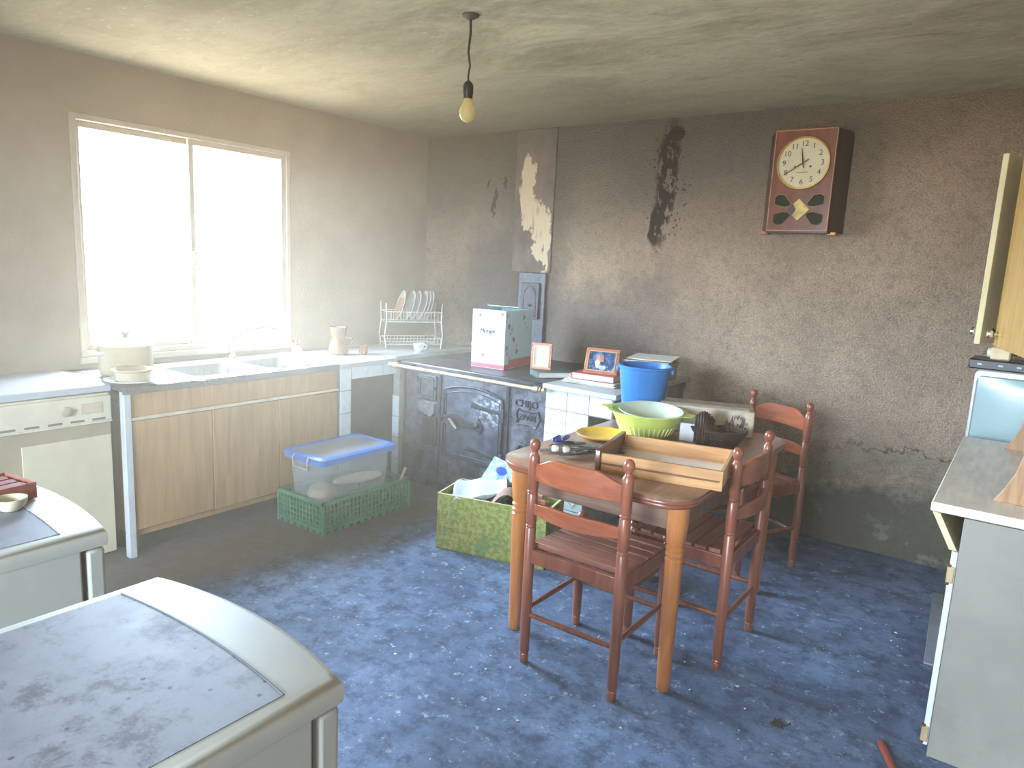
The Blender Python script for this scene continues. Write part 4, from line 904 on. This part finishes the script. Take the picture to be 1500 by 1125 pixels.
# paper wrapped box
def mat_wrap():
    n = NT('wrapping_paper'); a = n.noise(14, 5, 0.7); x, y, z = n.xyz()
    col = n.mix(n.sm(a, 0.35, 0.65), lin((176, 156, 130)), lin((206, 190, 166)))
    sc = n.mul(n.sm(n.noise(1.0, 4, 0.65, n.map(scale=(60, 60, 22), rot=(0, 0.3, 0)), dist=1.2), 0.49, 0.54), n.blob(x, z, 0.145, 0.06, 0.055, 0.048, 0.3))
    sc = n.mul(sc, n.sm(y, -0.10, -0.104))
    col = n.mix(n.mul(sc, 0.9), col, lin((62, 50, 48)))
    n.set(Base_Color=col, Roughness=0.55); n.bump(n.noise(20, 5, 0.6), 0.5, 0.006); return n.mat
t = thing('wrapped_parcel', 'long parcel wrapped in pale brown paper with scribbles behind the basket', 'parcel', (-1.245, 3.385, TZ), 0.36)
obj('parcel', M().box(-0.225, 0.225, -0.105, 0.105, 0, 0.128), mat_wrap(), t, bevel=0.006)
obj('top_label', M().box(-0.22, 0.20, -0.10, -0.02, 0.128, 0.1295), plain('glossy_tape', (214, 212, 212), 0.3, var=0.1, scale=18), t)
solo('white_carton', M().box(-0.05, 0.05, -0.075, 0.075, 0, 0.085), plain('carton_white', (222, 220, 216), 0.6), 'small white carton standing between the colander and the wicker basket', 'box', (-1.215, 3.155, TZ), 0.25, bevel=0.003)
# wicker duck-shaped basket
M_WICK = plain('dark_wicker', (62, 42, 34), 0.5, var=0.25, scale=40)
t = thing('wicker_basket', 'dark wicker basket woven like a slipper with a hooded end', 'basket', (-1.075, 3.115, TZ), 0.35)
# oval woven rings: long axis local x
mb = M()
for k in range(9):
    z = 0.006+k*0.0085; g = 0.055+0.028*(k/8)**0.7
    mb.tube([(g*1.28*math.cos(a)+.016*math.cos(a)*(k/8), g*math.sin(a), z+0.0015*math.sin(a*14+k*PI)) for a in [2*PI*q/48 for q in range(48)]], 0.0052, 6, closed=True)
obj('woven_body', mb, M_WICK, t)
obj('base', M().prism([(0.070*math.cos(2*PI*q/28), 0.055*math.sin(2*PI*q/28)) for q in range(28)], 0.001, 0.007), M_WICK, t)
mb = M()
for k in range(8):
    s = k/7; x = -0.104+0.011*k; top = 0.085+0.062*math.sin(PI*(0.25+0.6*s))
    hw = 0.050+0.024*math.sin(PI*min(1, 0.25+s*.6))
    mb.tube([(x, hw*math.cos(PI*q/14), 0.02+ (top-0.02)*math.sin(PI*q/14)**0.75) for q in range(15)], 0.0065, 6)
obj('hood', mb, M_WICK, t, label='arched wicker hood')
obj('lining', M().sheet(lambda u, v: (-0.098+0.075*u, 0.060*math.cos(PI*v)*0.95, 0.018+(0.118+0.02*math.sin(PI*u))*math.sin(PI*v)**0.8-.018), 6, 12, 0.002), plain('wicker_lining', (44, 31, 26), 0.7), t)
obj('orange_leaf', M().prism([(0, -.012), (0.05, -.006), (0.062, 0.0), (0.05, .008), (0, .014)], 0, 0.003, T(-0.045, -0.01, 0.115, ry=0.75)), plain('rust_leather', (150, 78, 48), 0.5), t, label='rust-coloured tongue')
# open drawer lying on the table
t = thing('wooden_drawer', 'empty pine drawer with dark moulded front lying across the table corner', 'drawer', (-1.075, 2.575, TZ), math.atan2(0.10, 0.45))
DL, DW, DH = 0.455, 0.36, 0.075
obj('bottom_board', M().box(-DL/2, DL/2-.012, -DW/2+.012, DW/2-.012, 0.010, 0.015), plain('pale_ply', (230, 224, 216), 0.3, var=0.04), t)
obj('side_board', M().box(-DL/2, DL/2, -DW/2, -DW/2+.014, 0, DH), M_PINE, t, bevel=0.002)
obj('side_board', M().box(-DL/2, DL/2, DW/2-.014, DW/2, 0, DH), M_PINE, t, bevel=0.002)
obj('back_board', M().box(DL/2-.014, DL/2, -DW/2+.014, DW/2-.014, 0.005, DH), wood('pale_pine', (206, 168, 118), (226, 192, 146), 5, 1, 0.5, 0.1), t, bevel=0.002)
obj('runner_groove', M().box(-DL/2, DL/2-.01, -DW/2-.0008, -DW/2+.002, DH*0.42, DH*0.52), plain('groove_shadow', (120, 78, 46), 0.7), t)
fr = obj('drawer_front', M().loft([[(x, y, z) for y, z in rrect(-DW/2-.012, DW/2+.012, -0.0, DH+.012, 0.004, 2)] for x in (-DL/2-.020, -DL/2)]), wood('drawer_front_wood', (92, 52, 40), (122, 72, 54), 6, 1, 0.3, 0.4), t, bevel=0.003)
obj('front_moulding', M().box(-DL/2-.026, -DL/2-.019, -DW/2+.01, DW/2-.01, 0.018, DH-.006), M_TEDGE, fr, bevel=0.004)
# cutlery and scissors pile on the table
M_PLAST = plain('blue_grip', (46, 60, 150), 0.35)
t = thing('scissors', 'blue-handled scissors lying at the left corner of the table', 'scissors', (-1.605, 2.565, TZ+.001), 0.25)
for sg in (-1, 1):
    obj('handle', M().tube([(0.015*sg*0.4+0.008*math.cos(a)*1.0+sg*.016, 0.09+0.045*math.sin(a), 0.008+.004*(sg+1)) for a in [2*PI*k/20 for k in range(20)]], 0.005, 8, closed=True), M_PLAST, t)
    obj('blade', M().prism([(-0.006, 0), (0.007, 0), (0.005*1, -0.09), (0.0, -0.11)], 0.003+.003*(sg+1)/2, 0.0055+.003*(sg+1)/2, T(0, 0.05, 0, sg*0.12)), M_STEEL, t)
    obj('grip_bar', M().tube([(sg*0.003, 0.04, 0.006+.002*(sg+1)), (sg*0.012, 0.055, 0.008+.004*(sg+1))], 0.007, 8), M_PLAST, t)
piles = [('knife', -1.60, 2.44, -0.85), ('fork', -1.58, 2.41, -0.7), ('spoon', -1.56, 2.46, -1.0), ('knife', -1.48, 2.40, -0.55), ('fork', -1.47, 2.55, -1.2), ('spoon', -1.44, 2.42, -0.75), ('fork', -1.50, 2.47, -0.7), ('spoon', -1.47, 2.50, -0.9), ('knife', -1.52, 2.53, -1.1), ('fork', -1.44, 2.46, -0.5), ('spoon', -1.49, 2.57, -1.3), ('knife', -1.46, 2.44, -0.3), ('fork', -1.545, 2.50, -0.95), ('spoon', -1.52, 2.43, -0.6), ('knife', -1.42, 2.53, -0.8)]
M_CUT = plain('dull_cutlery_steel', (150, 152, 150), 0.3, 0.85, var=0.15, scale=30)
for k, (kd, x, y, rz) in enumerate(piles):
    o = solo('table_'+kd, cutlery(kd, 0.19), M_CUT, 'steel %s in the loose cutlery pile beside the scissors' % kd, kd, (x, y, TZ+.001+k*0.0022), rz, group='loose cutlery pile on the table: %s' % {'fork': 'forks', 'spoon': 'spoons', 'knife': 'knives'}[kd])
for x, y, rz, lb, nm in ((-1.505, 2.435, -0.55, 'left of two kitchen tools with round white knob ends in the cutlery pile', 'peeler'), (-1.462, 2.452, -0.5, 'right of two kitchen tools with round white knob ends in the cutlery pile', 'peeler')):
    t = thing(nm, lb, 'kitchen tool', (x, y, TZ+.030), rz)
    obj('knob_end', M().lathe([(0.004, -0.014), (0.012, -0.012), (0.0145, 0), (0.012, 0.010), (0.005, 0.013)], 16, T(0, -0.015, 0.0, rx=PI/2)), plain('knob_white', (232, 228, 218), 0.35), t)
    obj('shank', M().tube([(0, -0.005, 0), (0, 0.06, -0.004), (0, 0.13, -0.012)], [0.005, 0.004, 0.003], 8), M_STEEL, t)
t = thing('tongs', 'dark-gripped metal can opener lying on the cutlery pile', 'can opener', (-1.555, 2.47, TZ+.036), -0.75)
obj('grip', M().tube([(0, 0, 0), (0.012, 0.02, .002), (0.014, 0.06, .002), (0.006, 0.09, 0), (-0.008, 0.09, 0), (-0.014, 0.055, 0), (-0.010, 0.015, 0)], 0.006, 8, closed=True), plain('dark_grip', (58, 52, 52), 0.4), t)
obj('jaw', M().box(-.012, .012, 0.09, 0.14, -.003, .004), M_STEEL, t, bevel=0.002)

# ------------------------------------------------------------------ wall clock
M_CLKD = wood('clock_dark_wood', (44, 28, 24), (62, 40, 32), 6, 2, 0.3, 0.4)
M_CLKF = wood('clock_veneer', (96, 44, 26), (124, 62, 38), 5, 2, 0.28, 0.5)
t = thing('wall_clock', 'brown wooden pendulum wall clock with cream round dial', 'clock', (-1.15, 4.40, 1.785))
# local: front toward -y
hb, hf = 0.225, 0.168
obj('case', M().loft([[(-hb, -.001, 0.005), (hb, -.001, 0.005), (hb, -.001, 0.555), (-hb, -.001, 0.555)], [(-hb+.012, -.045, 0.003), (hb-.012, -.045, 0.003), (hb-.012, -.045, 0.56), (-hb+.012, -.045, 0.56)], [(-hf, -.118, 0.0), (hf, -.118, 0.0), (hf, -.118, 0.565), (-hf, -.118, 0.565)]]), M_CLKD, t, bevel=0.003)
obj('front_panel', M().box(-hf, hf, -.128, -.118, 0.012, 0.568), M_CLKF, t, bevel=0.002)
mb = M()
for x in (-hf+.004, hf-.004): mb.box(x-.002, x+.002, -.1295, -.127, 0.012, 0.568)
mb.box(-hf, hf, -.1295, -.127, 0.013, 0.018); mb.box(-hf, hf, -.1295, -.127, 0.562, 0.567)
obj('inlay_line', mb, plain('inlay', (190, 130, 90), 0.4), t)
for sx in (-1, 1): obj('corner_cap', M().box(sx*0.185-.022, sx*0.185+.022, -.10, -.04, -0.006, 0.012), plain('copper_cap', (176, 116, 70), 0.35, 0.5), t, bevel=0.003)
DC = FR @ T(0, 0.385, 0.128)
dl = obj('dial', M().lathe([(0.001, 0.004), (0.136, 0.004), (0.138, 0.0)], 56, DC), plain('dial_cream', (206, 194, 160), 0.35, var=0.04), t)
obj('bezel', M().lathe([(0.134, 0.002), (0.137, 0.010), (0.143, 0.010), (0.146, 0.0)], 56, DC, cap=False), plain('bezel_brass', (206, 170, 96), 0.25, 1.0), dl)
for k in range(1, 13):
    a = PI/2-k*PI/6
    text('numeral', str(k), 0.042, plain('numeral_brown', (70, 56, 44), 0.5), dl, FR @ T(0.103*math.cos(a), 0.385+0.103*math.sin(a), 0.1322), 0.0005)
def hand(L, w, ang, z, tail):
    X = FR @ T(0, 0.385, 0.128) @ Matrix.Rotation(ang, 4, 'Z')
    return M().prism([(-w*.6, -tail), (w*.6, -tail), (w, L*0.2), (w*0.35, L), (-w*0.35, L), (-w, L*0.2)], z, z+.0015, X)
M_HAND = plain('hand_black', (34, 30, 28), 0.4)
obj('hour_hand', hand(0.082, 0.004, -math.radians(11+40/60)*30, 0.007, 0.03), M_HAND, dl)
obj('minute_hand', hand(0.118, 0.003, -math.radians(39.5*6), 0.010, 0.035), M_HAND, dl)
for x in (-0.042, 0.042): obj('winding_hole', M().lathe([(0.001, 0), (0.006, 0), (0.006, 0.0008), (0.001, 0.0008)], 14, FR @ T(x, 0.365, 0.1322)), M_HAND, dl)
obj('dial_print', M().prism([(-0.030, 0.333), (0.030, 0.333), (0.030, 0.337), (-0.030, 0.337)], 0.1322, 0.1328, FR), plain('dial_ink', (140, 124, 100), 0.5), dl)
# butterfly openings below the dial
M_CGLASS = plain('clock_glass', (34, 44, 36), 0.1)
for sx in (-1, 1):
    for sz in (-1, 1):
        c = (0, 0.132)
        poly = [(0.042, 0.030), (0.075, 0.078), (0.105, 0.084), (0.125, 0.070), (0.125, 0.028), (0.08, 0.014), (0.055, 0.016)]
        poly = [(sx*(x*1.12-.006), 0.132+sz*z*1.02) for x, z in poly]
        if sx*sz < 0: poly.reverse()
        wv = obj('glass_opening', M().prism(poly, 0.1275, 0.1290, FR), M_CGLASS, t)
        obj('beaded_edge', M().tube([(x, -0.1292, z) for x, z in poly], 0.0022, 5, closed=True), plain('bead_gilt', (150, 120, 74), 0.4, 0.5), wv)
obj('pendulum_plate', M().prism([(0, 0.072), (0.060, 0.132), (0, 0.192), (-0.060, 0.132)], 0.1275, 0.1300, FR), plain('pendulum_brass', (176, 156, 96), 0.35, 0.6, var=0.2, scale=20), t)
obj('pendulum_dark', M().prism([(-0.060, 0.132), (-0.03, 0.102), (-0.012, 0.132), (-0.03, 0.162)], 0.1300, 0.1306, FR), M_CLKD, t)

# ------------------------------------------------------------------ pendant bulb
t = thing('pendant_bulb', 'bare light bulb hanging on a dark cord from the ceiling', 'light bulb', (-1.945, 2.30, 0))
obj('ceiling_rose', M().lathe([(0.012, 2.482), (0.034, 2.494), (0.034, 2.4995)], 20), plain('rose_brown', (92, 80, 62), 0.7), t)
M_CORD = plain('cord', (58, 50, 42), 0.7)
obj('cord', M().tube([(0, 0, 2.495), (0.002, 0.001, 2.43), (-0.004, -0.002, 2.36), (0.003, 0.003, 2.31), (-0.002, 0, 2.275), (0, 0, 2.245)], [0.0055, 0.005, 0.0045, 0.004, 0.004, 0.004], 8), M_CORD, t)
obj('socket', M().lathe([(0.008, 2.252), (0.016, 2.245), (0.021, 2.235), (0.021, 2.205), (0.019, 2.198), (0.019, 2.185)], 20), plain('bakelite', (46, 42, 40), 0.4), t)
def mat_bulb():
    n = NT('yellowed_glass_bulb'); n.set(Base_Color=lin((226, 206, 140)), Roughness=0.08, Alpha=0.62); return n.mat
obj('bulb', M().lathe([(0.0165, 2.192), (0.0175, 2.178), (0.022, 2.165), (0.031, 2.148), (0.0335, 2.132), (0.031, 2.115), (0.022, 2.101), (0.010, 2.095), (0.001, 2.094)], 28), mat_bulb(), t)
obj('filament_stem', M().lathe([(0.008, 2.185), (0.006, 2.15), (0.003, 2.14)], 10), plain('stem_glass', (214, 200, 150), 0.3), t)

# ------------------------------------------------------------------ dresser on the right
M_DRES = plain('dresser_paint', (138, 131, 120), 0.55, var=0.06, scale=3, dirt_haze=((116, 110, 100), 4, 0.5))
M_DRES2 = plain('dresser_cream', (206, 192, 148), 0.5, var=0.05)
M_DTOP = plain('dresser_top', (222, 212, 196), 0.4, var=0.08, scale=6, dirt_haze=((140, 128, 112), 5, 0.45), stretch=(6, 1, 1))
M_DYEL = wood('dresser_yellow_wood', (188, 146, 78), (212, 172, 102), 4, 2, 0.3, 0.4)
M_BRKT = wood('bracket_wood', (150, 108, 72), (180, 138, 98), 5, 2, 0.45, 0.1)
t = thing('kitchen_dresser', 'cream painted kitchen dresser along the right wall with upper doors ajar', 'dresser', (0, 0, 0))
DY0, DY1 = 2.565, 3.805
obj('base_body', M().box(-0.085, 0.455, DY0, DY1, 0.0, 0.828), M_DRES, t, bevel=0.003)
obj('worktop', M().box(-0.178, 0.46, DY0-.008, DY1, 0.832, 0.862), M_DTOP, t, bevel=0.004)
n_ = 3; w_ = (DY1-DY0)/n_
for k in range(n_):
    y0 = DY0+k*w_+.003; y1 = DY0+(k+1)*w_-.003
    obj('drawer_front', M().loft([[(-0.172, y, 0.828), (-0.150, y, 0.828), (-0.090, y, 0.715), (-0.112, y, 0.715)] for y in (y0, y1)]), M_DRES2, t, bevel=0.002)
    d = obj('door', M().box(-0.104, -0.086, y0, y1, 0.035, 0.712), plain('door_white', (206, 210, 208), 0.4, var=0.05), t, bevel=0.003)
    for z in (0.635, 0.075):
        obj('hinge', M().box(-0.109, -0.088, y0-.004, y0+.006, z-.028, z+.028), plain('hinge_brass', (186, 160, 120), 0.4, 0.3), d, bevel=0.003)
        for q in (-.030, .030): obj('hinge_pin', M().lathe([(0.006, 0), (0.006, 0.008)], 10, T(-0.104, y0-.001, z+q-.004)), plain('rust', (110, 66, 46), 0.7, 0.3), d)
# curved brackets that carry the upper cupboard
def brk(y0, y1):
    prof = [(-0.022, 0.862), (0.0, 0.90), (0.025, 0.96), (0.042, 1.04), (0.050, 1.14), (0.050, 1.334), (0.45, 1.334), (0.45, 0.862)]
    return M().loft([[(x, y, z) for x, z in prof] for y in (y0, y1)])
obj('bracket', brk(2.72, 2.742), M_BRKT, t, bevel=0.002); obj('bracket', brk(3.64, 3.662), M_BRKT, t, bevel=0.002)
UY0, UY1, UZ0, UZ1 = 2.56, 3.66, 1.335, 2.00
uc = obj('upper_cupboard', M().box(0.03, 0.46, UY0, UY1, UZ0, UZ0+.018).box(0.03, 0.46, UY0, UY1, UZ1-.018, UZ1).box(0.03, 0.46, UY0, UY0+.018, UZ0+.018, UZ1-.018).box(0.03, 0.46, UY1-.018, UY1, UZ0+.018, UZ1-.018).box(0.44, 0.46, UY0+.018, UY1-.018, UZ0+.018, UZ1-.018).box(0.05, 0.44, UY0+.018, UY1-.018, 1.66, 1.675), M_DYEL, t, bevel=0.002)
def door(hinge, free, name, mat_o):
    hx_, hy_ = hinge; fx, fy = free; L = math.hypot(fx-hx_, fy-hy_); a = math.atan2(fy-hy_, fx-hx_)
    X = T(hx_, hy_, 0, a); return X, L
X, L = door((0.022, 3.55), (-0.150, 3.06), 'door', None)
d = obj('upper_door', M().box(0, L, -.010, .010, UZ0+.002, UZ1, X), M_DRES2, t, bevel=0.002, label='cream upper door standing ajar')
for sg in (-1, 1):
    obj('door_knob', M().lathe([(0.006, 0), (0.006, 0.010), (0.015, 0.016), (0.017, 0.024), (0.010, 0.030)], 16, X @ T(L-.035, sg*.010, UZ0+.045, rx=-sg*PI/2)), M_CHROME, d)
X, L = door((0.020, 2.575), (-0.088, 3.03), 'door', None)
d = obj('upper_door', M().box(0, L, -.010, .010, UZ0+.002, UZ1, X), M_DYEL, t, bevel=0.002, label='yellow varnished upper door standing ajar')
obj('door_knob', M().lathe([(0.006, 0), (0.006, 0.010), (0.015, 0.016), (0.017, 0.024), (0.010, 0.030)], 16, X @ T(L-.03, .010, UZ0+.045, rx=-PI/2)), M_CHROME, d)

# television in the corner behind the dresser
t = thing('tv_stand', 'dark wooden stand under the television in the corner', 'stand', (0.08, 4.08, 0))
obj('top', M().box(-0.25, 0.33, -0.24, 0.27, 0.765, 0.79), wood('stand_wood', (80, 60, 48), (104, 80, 62), 5, 0), t, bevel=0.003)
for x in (-0.22, 0.30):
    for y in (-0.21, 0.24): obj('leg', M().box(x-.02, x+.02, y-.02, y+.02, 0, 0.765), wood('stand_wood', (80, 60, 48), (104, 80, 62), 5, 0), t, bevel=0.003)
t = thing('television', 'small silver tube television in the corner behind the dresser', 'television', (0.065, 3.90, 0.79), -0.05)
M_SILV = plain('silver_plastic', (190, 190, 190), 0.35, 0.2, var=0.03)
obj('bezel', M().prism(rrect(-0.245, 0.245, 0.0, 0.375, 0.03), 0.0, 0.05, Matrix.Translation((0, 0.05, 0)) @ FR), M_SILV, t, bevel=0.008)
def scr(u, v):
    x = (u-.5)*.455; z = 0.035+v*.305; return (x, z, 0.002+0.014*(1-(2*u-1)**2)*(1-(2*v-1)**2)**0.5+.0)
mb = M().sheet(scr, 14, 10, 0.004, FR)
obj('screen', mb, plain('screen_glass', (150, 172, 172), 0.25, var=0.02), t)
obj('screen_surround', M().prism(rrect(-0.234, 0.234, 0.028, 0.346, 0.025), 0.0, 0.0015, FR), plain('surround_grey', (120, 124, 124), 0.5), t)
obj('rear_housing', M().loft([[(-.235, .05, .01), (.235, .05, .01), (.235, .05, .365), (-.235, .05, .365)], [(-.16, .36, .05), (.16, .36, .05), (.16, .36, .30), (-.16, .36, .30)]]), plain('grey_housing', (110, 110, 112), 0.5), t, bevel=0.01)
t = thing('video_player', 'flat black decoder box lying on top of the television', 'decoder', (0.04, 3.99, 1.166), -0.05)
obj('housing', M().box(-0.245, 0.22, -0.105, 0.10, 0.0, 0.045), M_BLACK, t, bevel=0.006)
for x in (-0.20, -0.12, -0.05): obj('button', M().box(x-.010, x+.010, -0.109, -0.104, 0.018, 0.028), plain('button_grey', (176, 180, 186), 0.3), t, bevel=0.002)
t = thing('plug_adapter', 'cream mains adapter with round socket lying on the black decoder', 'adapter', (-0.10, 3.96, 1.2115), -0.15)
obj('housing', M().box(-0.030, 0.050, -0.03, 0.03, 0, 0.058), plain('adapter_cream', (214, 190, 150), 0.4), t, bevel=0.008)
obj('socket_face', M().lathe([(0.022, 0), (0.022, 0.014), (0.016, 0.016), (0.001, 0.012)], 20, T(-0.030, -0.0, 0.029, ry=-PI/2)), plain('adapter_white', (232, 224, 206), 0.35), t)
obj('plug_pin', M().tube([(-0.044, 0.006, 0.032), (-0.063, 0.007, 0.030)], 0.0035, 8), M_STEEL, t)
obj('plug_pin', M().tube([(-0.044, -0.006, 0.024), (-0.063, -0.007, 0.022)], 0.0035, 8), M_STEEL, t)
obj('cable', M().tube([(0.055, 0, 0.03), (0.09, 0.01, 0.035), (0.12, 0.02, 0.02), (0.14, 0.0, 0.006)], 0.006, 8), M_BLACK, t)

# ------------------------------------------------------------------ two white appliances in the foreground (backs towards the camera side)
def mat_lid(name, marks):
    n = NT(name); a = n.noise(4, 7, 0.75); b = n.noise(60, 4, 0.7); x, y, z = n.xyz()
    col = n.mix(n.sm(a, 0.35, 0.7), lin((104, 104, 110)), lin((128, 128, 136)))
    if marks:
        st = n.mul(n.sm(n.noise(5.5, 7, 0.78), 0.44, 0.62), n.sm(n.noise(22, 6, 0.75), 0.36, 0.62)); col = n.mix(n.mul(st, 0.9), col, lin((66, 62, 66)))
        sp = n.mul(n.sm(n.voro(30), 0.16, 0.08), n.sm(n.noise(8, 3, 0.6), 0.5, 0.6)); col = n.mix(n.mul(sp, 0.85), col, lin((34, 30, 32)))
        sc = n.mul(n.sm(n.math('ABSOLUTE', n.sub(n.noise(3.2, 3, 0.5), 0.5)), 0.006, 0.002), n.sm(n.noise(7, 3, 0.6), 0.54, 0.6)); col = n.mix(n.mul(sc, 0.6), col, lin((70, 64, 64)))
    n.set(Base_Color=col, Roughness=n.sm(a, 0.3, 0.7, 0.45, 0.6), Specular_IOR_Level=0.25); return n.mat
M_WHT = plain('appliance_white', (170, 168, 158), 0.55, spec=0.3, var=0.03, dirt_haze=((160, 156, 146), 4, 0.35))
def appliance(name, label, loc, w, d, bow, lid_mat):
    t = thing(name, label, 'refrigerator', loc)       # local: origin under front middle; front toward +y
    hw = w/2
    def front(off, n=16): return [(-hw+w*k/n, off+bow*(1-(2*k/n-1)**2)) for k in range(n+1)]
    body = [(-hw, -d), (hw, -d), (hw, -0.065), (-hw, -0.065)]
    obj('body', M().prism([(-hw+.004, -d), (hw-.004, -d), (hw-.004, -0.062), (-hw+.004, -0.062)], 0.03, 0.82), M_WHT, t, bevel=0.005)
    f = front(-0.008)
    obj('door', M().prism([(hw-.002, -0.050)]+[(-x*0.992, y) for x, y in f]+[(-hw+.002, -0.050)], 0.06, 0.802), M_WHT, t, bevel=0.008)
    obj('door_seal', M().box(-hw+.02, hw-.02, -0.064, -0.048, 0.07, 0.80), plain('seal_brown', (104, 92, 82), 0.7), t)
    f = front(0.0)
    def outline(d_, z): 
        return [(max(-hw+d_, min(hw-d_, -x)), y-d_, z) for x, y in f]+[(-hw+d_, -d+d_, z), (hw-d_, -d+d_, z)]
    obj('top_cap', M().loft([outline(0.002, 0.806), outline(0.0, 0.82), outline(0.001, 0.838), outline(0.006, 0.846), outline(0.018, 0.850)]), M_WHT, t, smooth=60)
    f2 = [(x*0.88, -0.095+(y+0.095)*0.45) for x, y in front(-0.095)]
    lid = [(-x, y) for x, y in f2]+[(-hw*0.88, -d+.03), (hw*0.88, -d+.03)]
    obj('lid_inset', M().prism(lid, 0.8495, 0.8515), lid_mat, t, smooth=60)
    obj('lid_groove', M().tube([(x, y, 0.8505) for x, y in f2], 0.0028, 5), plain('groove_dark', (84, 84, 90), 0.6), t)
    obj('foot', M().box(-hw+.04, hw-.04, -d+.05, -0.09, 0, 0.03), M_DARK, t)
    return t
appliance('small_refrigerator', 'scratched white refrigerator top nearest the camera, bottom left corner', (-1.145, 0.733, 0), 0.60, 0.60, 0.042, mat_lid('scuffed_lid', True))
appliance('small_refrigerator', 'white refrigerator at the left edge with a small bowl on top', (-2.10, 0.782, 0), 0.635, 0.60, 0.034, mat_lid('clean_lid', False))
solo('small_bowl', M().lathe([(0.022, 0), (0.026, 0.003), (0.036, 0.018), (0.038, 0.032), (0.034, 0.032), (0.030, 0.012), (0.001, 0.008)], 28), plain('bowl_cream', (206, 196, 166), 0.35), 'small cream bowl on the left refrigerator', 'bowl', (-2.075, 0.675, 0.8525))
t = thing('tin_box', 'small open reddish-brown box beside the cream bowl on the refrigerator', 'box', (-2.195, 0.690, 0.8525), 0.15)
M_TIN = plain('red_brown_card', (150, 92, 74), 0.6, var=0.12, scale=30)
obj('tray', M().box(-.075, .075, -.055, -.051, 0, .045).box(-.075, .075, .051, .055, 0, .045).box(-.075, -.071, -.051, .051, 0, .045).box(.071, .075, -.051, .051, 0, .045).box(-.071, .071, -.051, .051, 0, .004), M_TIN, t)
for k in range(3): obj('packet', M().box(-.06+k*.042, -.024+k*.042, -.04, .04, .005, .040), plain('packet_red', (150, 74, 66), 0.5), t, bevel=0.003)

# ------------------------------------------------------------------ floor bits
solo('grey_plank', M().box(-0.035, 0.035, -0.40, 0.40, 0, 0.008), plain('grey_board', (132, 138, 148), 0.5, var=0.08), 'narrow grey plank lying on the floor along the dresser foot', 'plank', (-0.155, 3.62, 0), 0.06, bevel=0.002)
t = solo('broom_handle', M().tube([(0, 0, 0.012), (0.10, -0.22, 0.012), (0.20, -0.44, 0.012)], 0.012, 12), plain('red_brown_stick', (150, 70, 56), 0.5), 'reddish brown stick lying on the floor at the foot of the dresser', 'stick', (-0.215, 2.52, 0))
mb = M(); rc = random.Random(9)
for k in range(70):
    x = rc.uniform(-2.2, -0.25); y = rc.uniform(1.7, 3.9); s = rc.uniform(0.003, 0.009); a = rc.random()*6
    mb.prism([(s*math.cos(a+q*2.09)*rc.uniform(.6, 1.2), s*math.sin(a+q*2.09)*rc.uniform(.6, 1.2)) for q in range(3)], 0.0002, 0.003, T(x, y, 0))
o = obj('plaster_chips', mb, plain('plaster_chip', (206, 204, 196), 0.8)); tag(o, 'scattered white plaster chips on the floor round the chairs', 'debris', kind='stuff')
mb = M()
for k in range(26):
    a = rc.random()*6; r = rc.uniform(0, .03); L = rc.uniform(.008, .025)
    mb.tube([(r*math.cos(a), r*math.sin(a), .003), (r*math.cos(a)+L*math.cos(a*3), r*math.sin(a)+L*math.sin(a*3), .004+rc.uniform(0, .012))], 0.0022, 5)
solo('debris_clump', mb, plain('debris_brown', (70, 54, 44), 0.9), 'small dark clump of debris on the floor in front of the dresser', 'debris', (-0.52, 2.40, 0.001))

# ------------------------------------------------------------------ haze volumes added to imitate a veil of lens glare
def mat_haze(name, dens):
    mt = bpy.data.materials.new(name); mt.use_nodes = True; nt = mt.node_tree; nt.nodes.clear()
    o = nt.nodes.new('ShaderNodeOutputMaterial'); s = nt.nodes.new('ShaderNodeVolumeScatter')
    s.inputs['Color'].default_value = (1.0, 0.83, 0.64, 1); s.inputs['Density'].default_value = dens; s.inputs['Anisotropy'].default_value = 0.15
    nt.links.new(s.outputs[0], o.inputs['Volume']); return mt
hz = obj('haze', M().box(XL-.10, XR+.1, YF-.05, YB+.1, -.05, H+.06), mat_haze('veil_air', 0.012), smooth=0)
tag(hz, 'thin added haze throughout the room, imitating lens glare', 'haze', kind='stuff')
hz = obj('haze', M().box(-3.72, -2.25, -0.4, YB+.09, -.04, H+.05), mat_haze('veil_window_air', 0.080), smooth=0)
tag(hz, 'thicker added haze along the window wall, imitating lens glare', 'haze', kind='stuff')
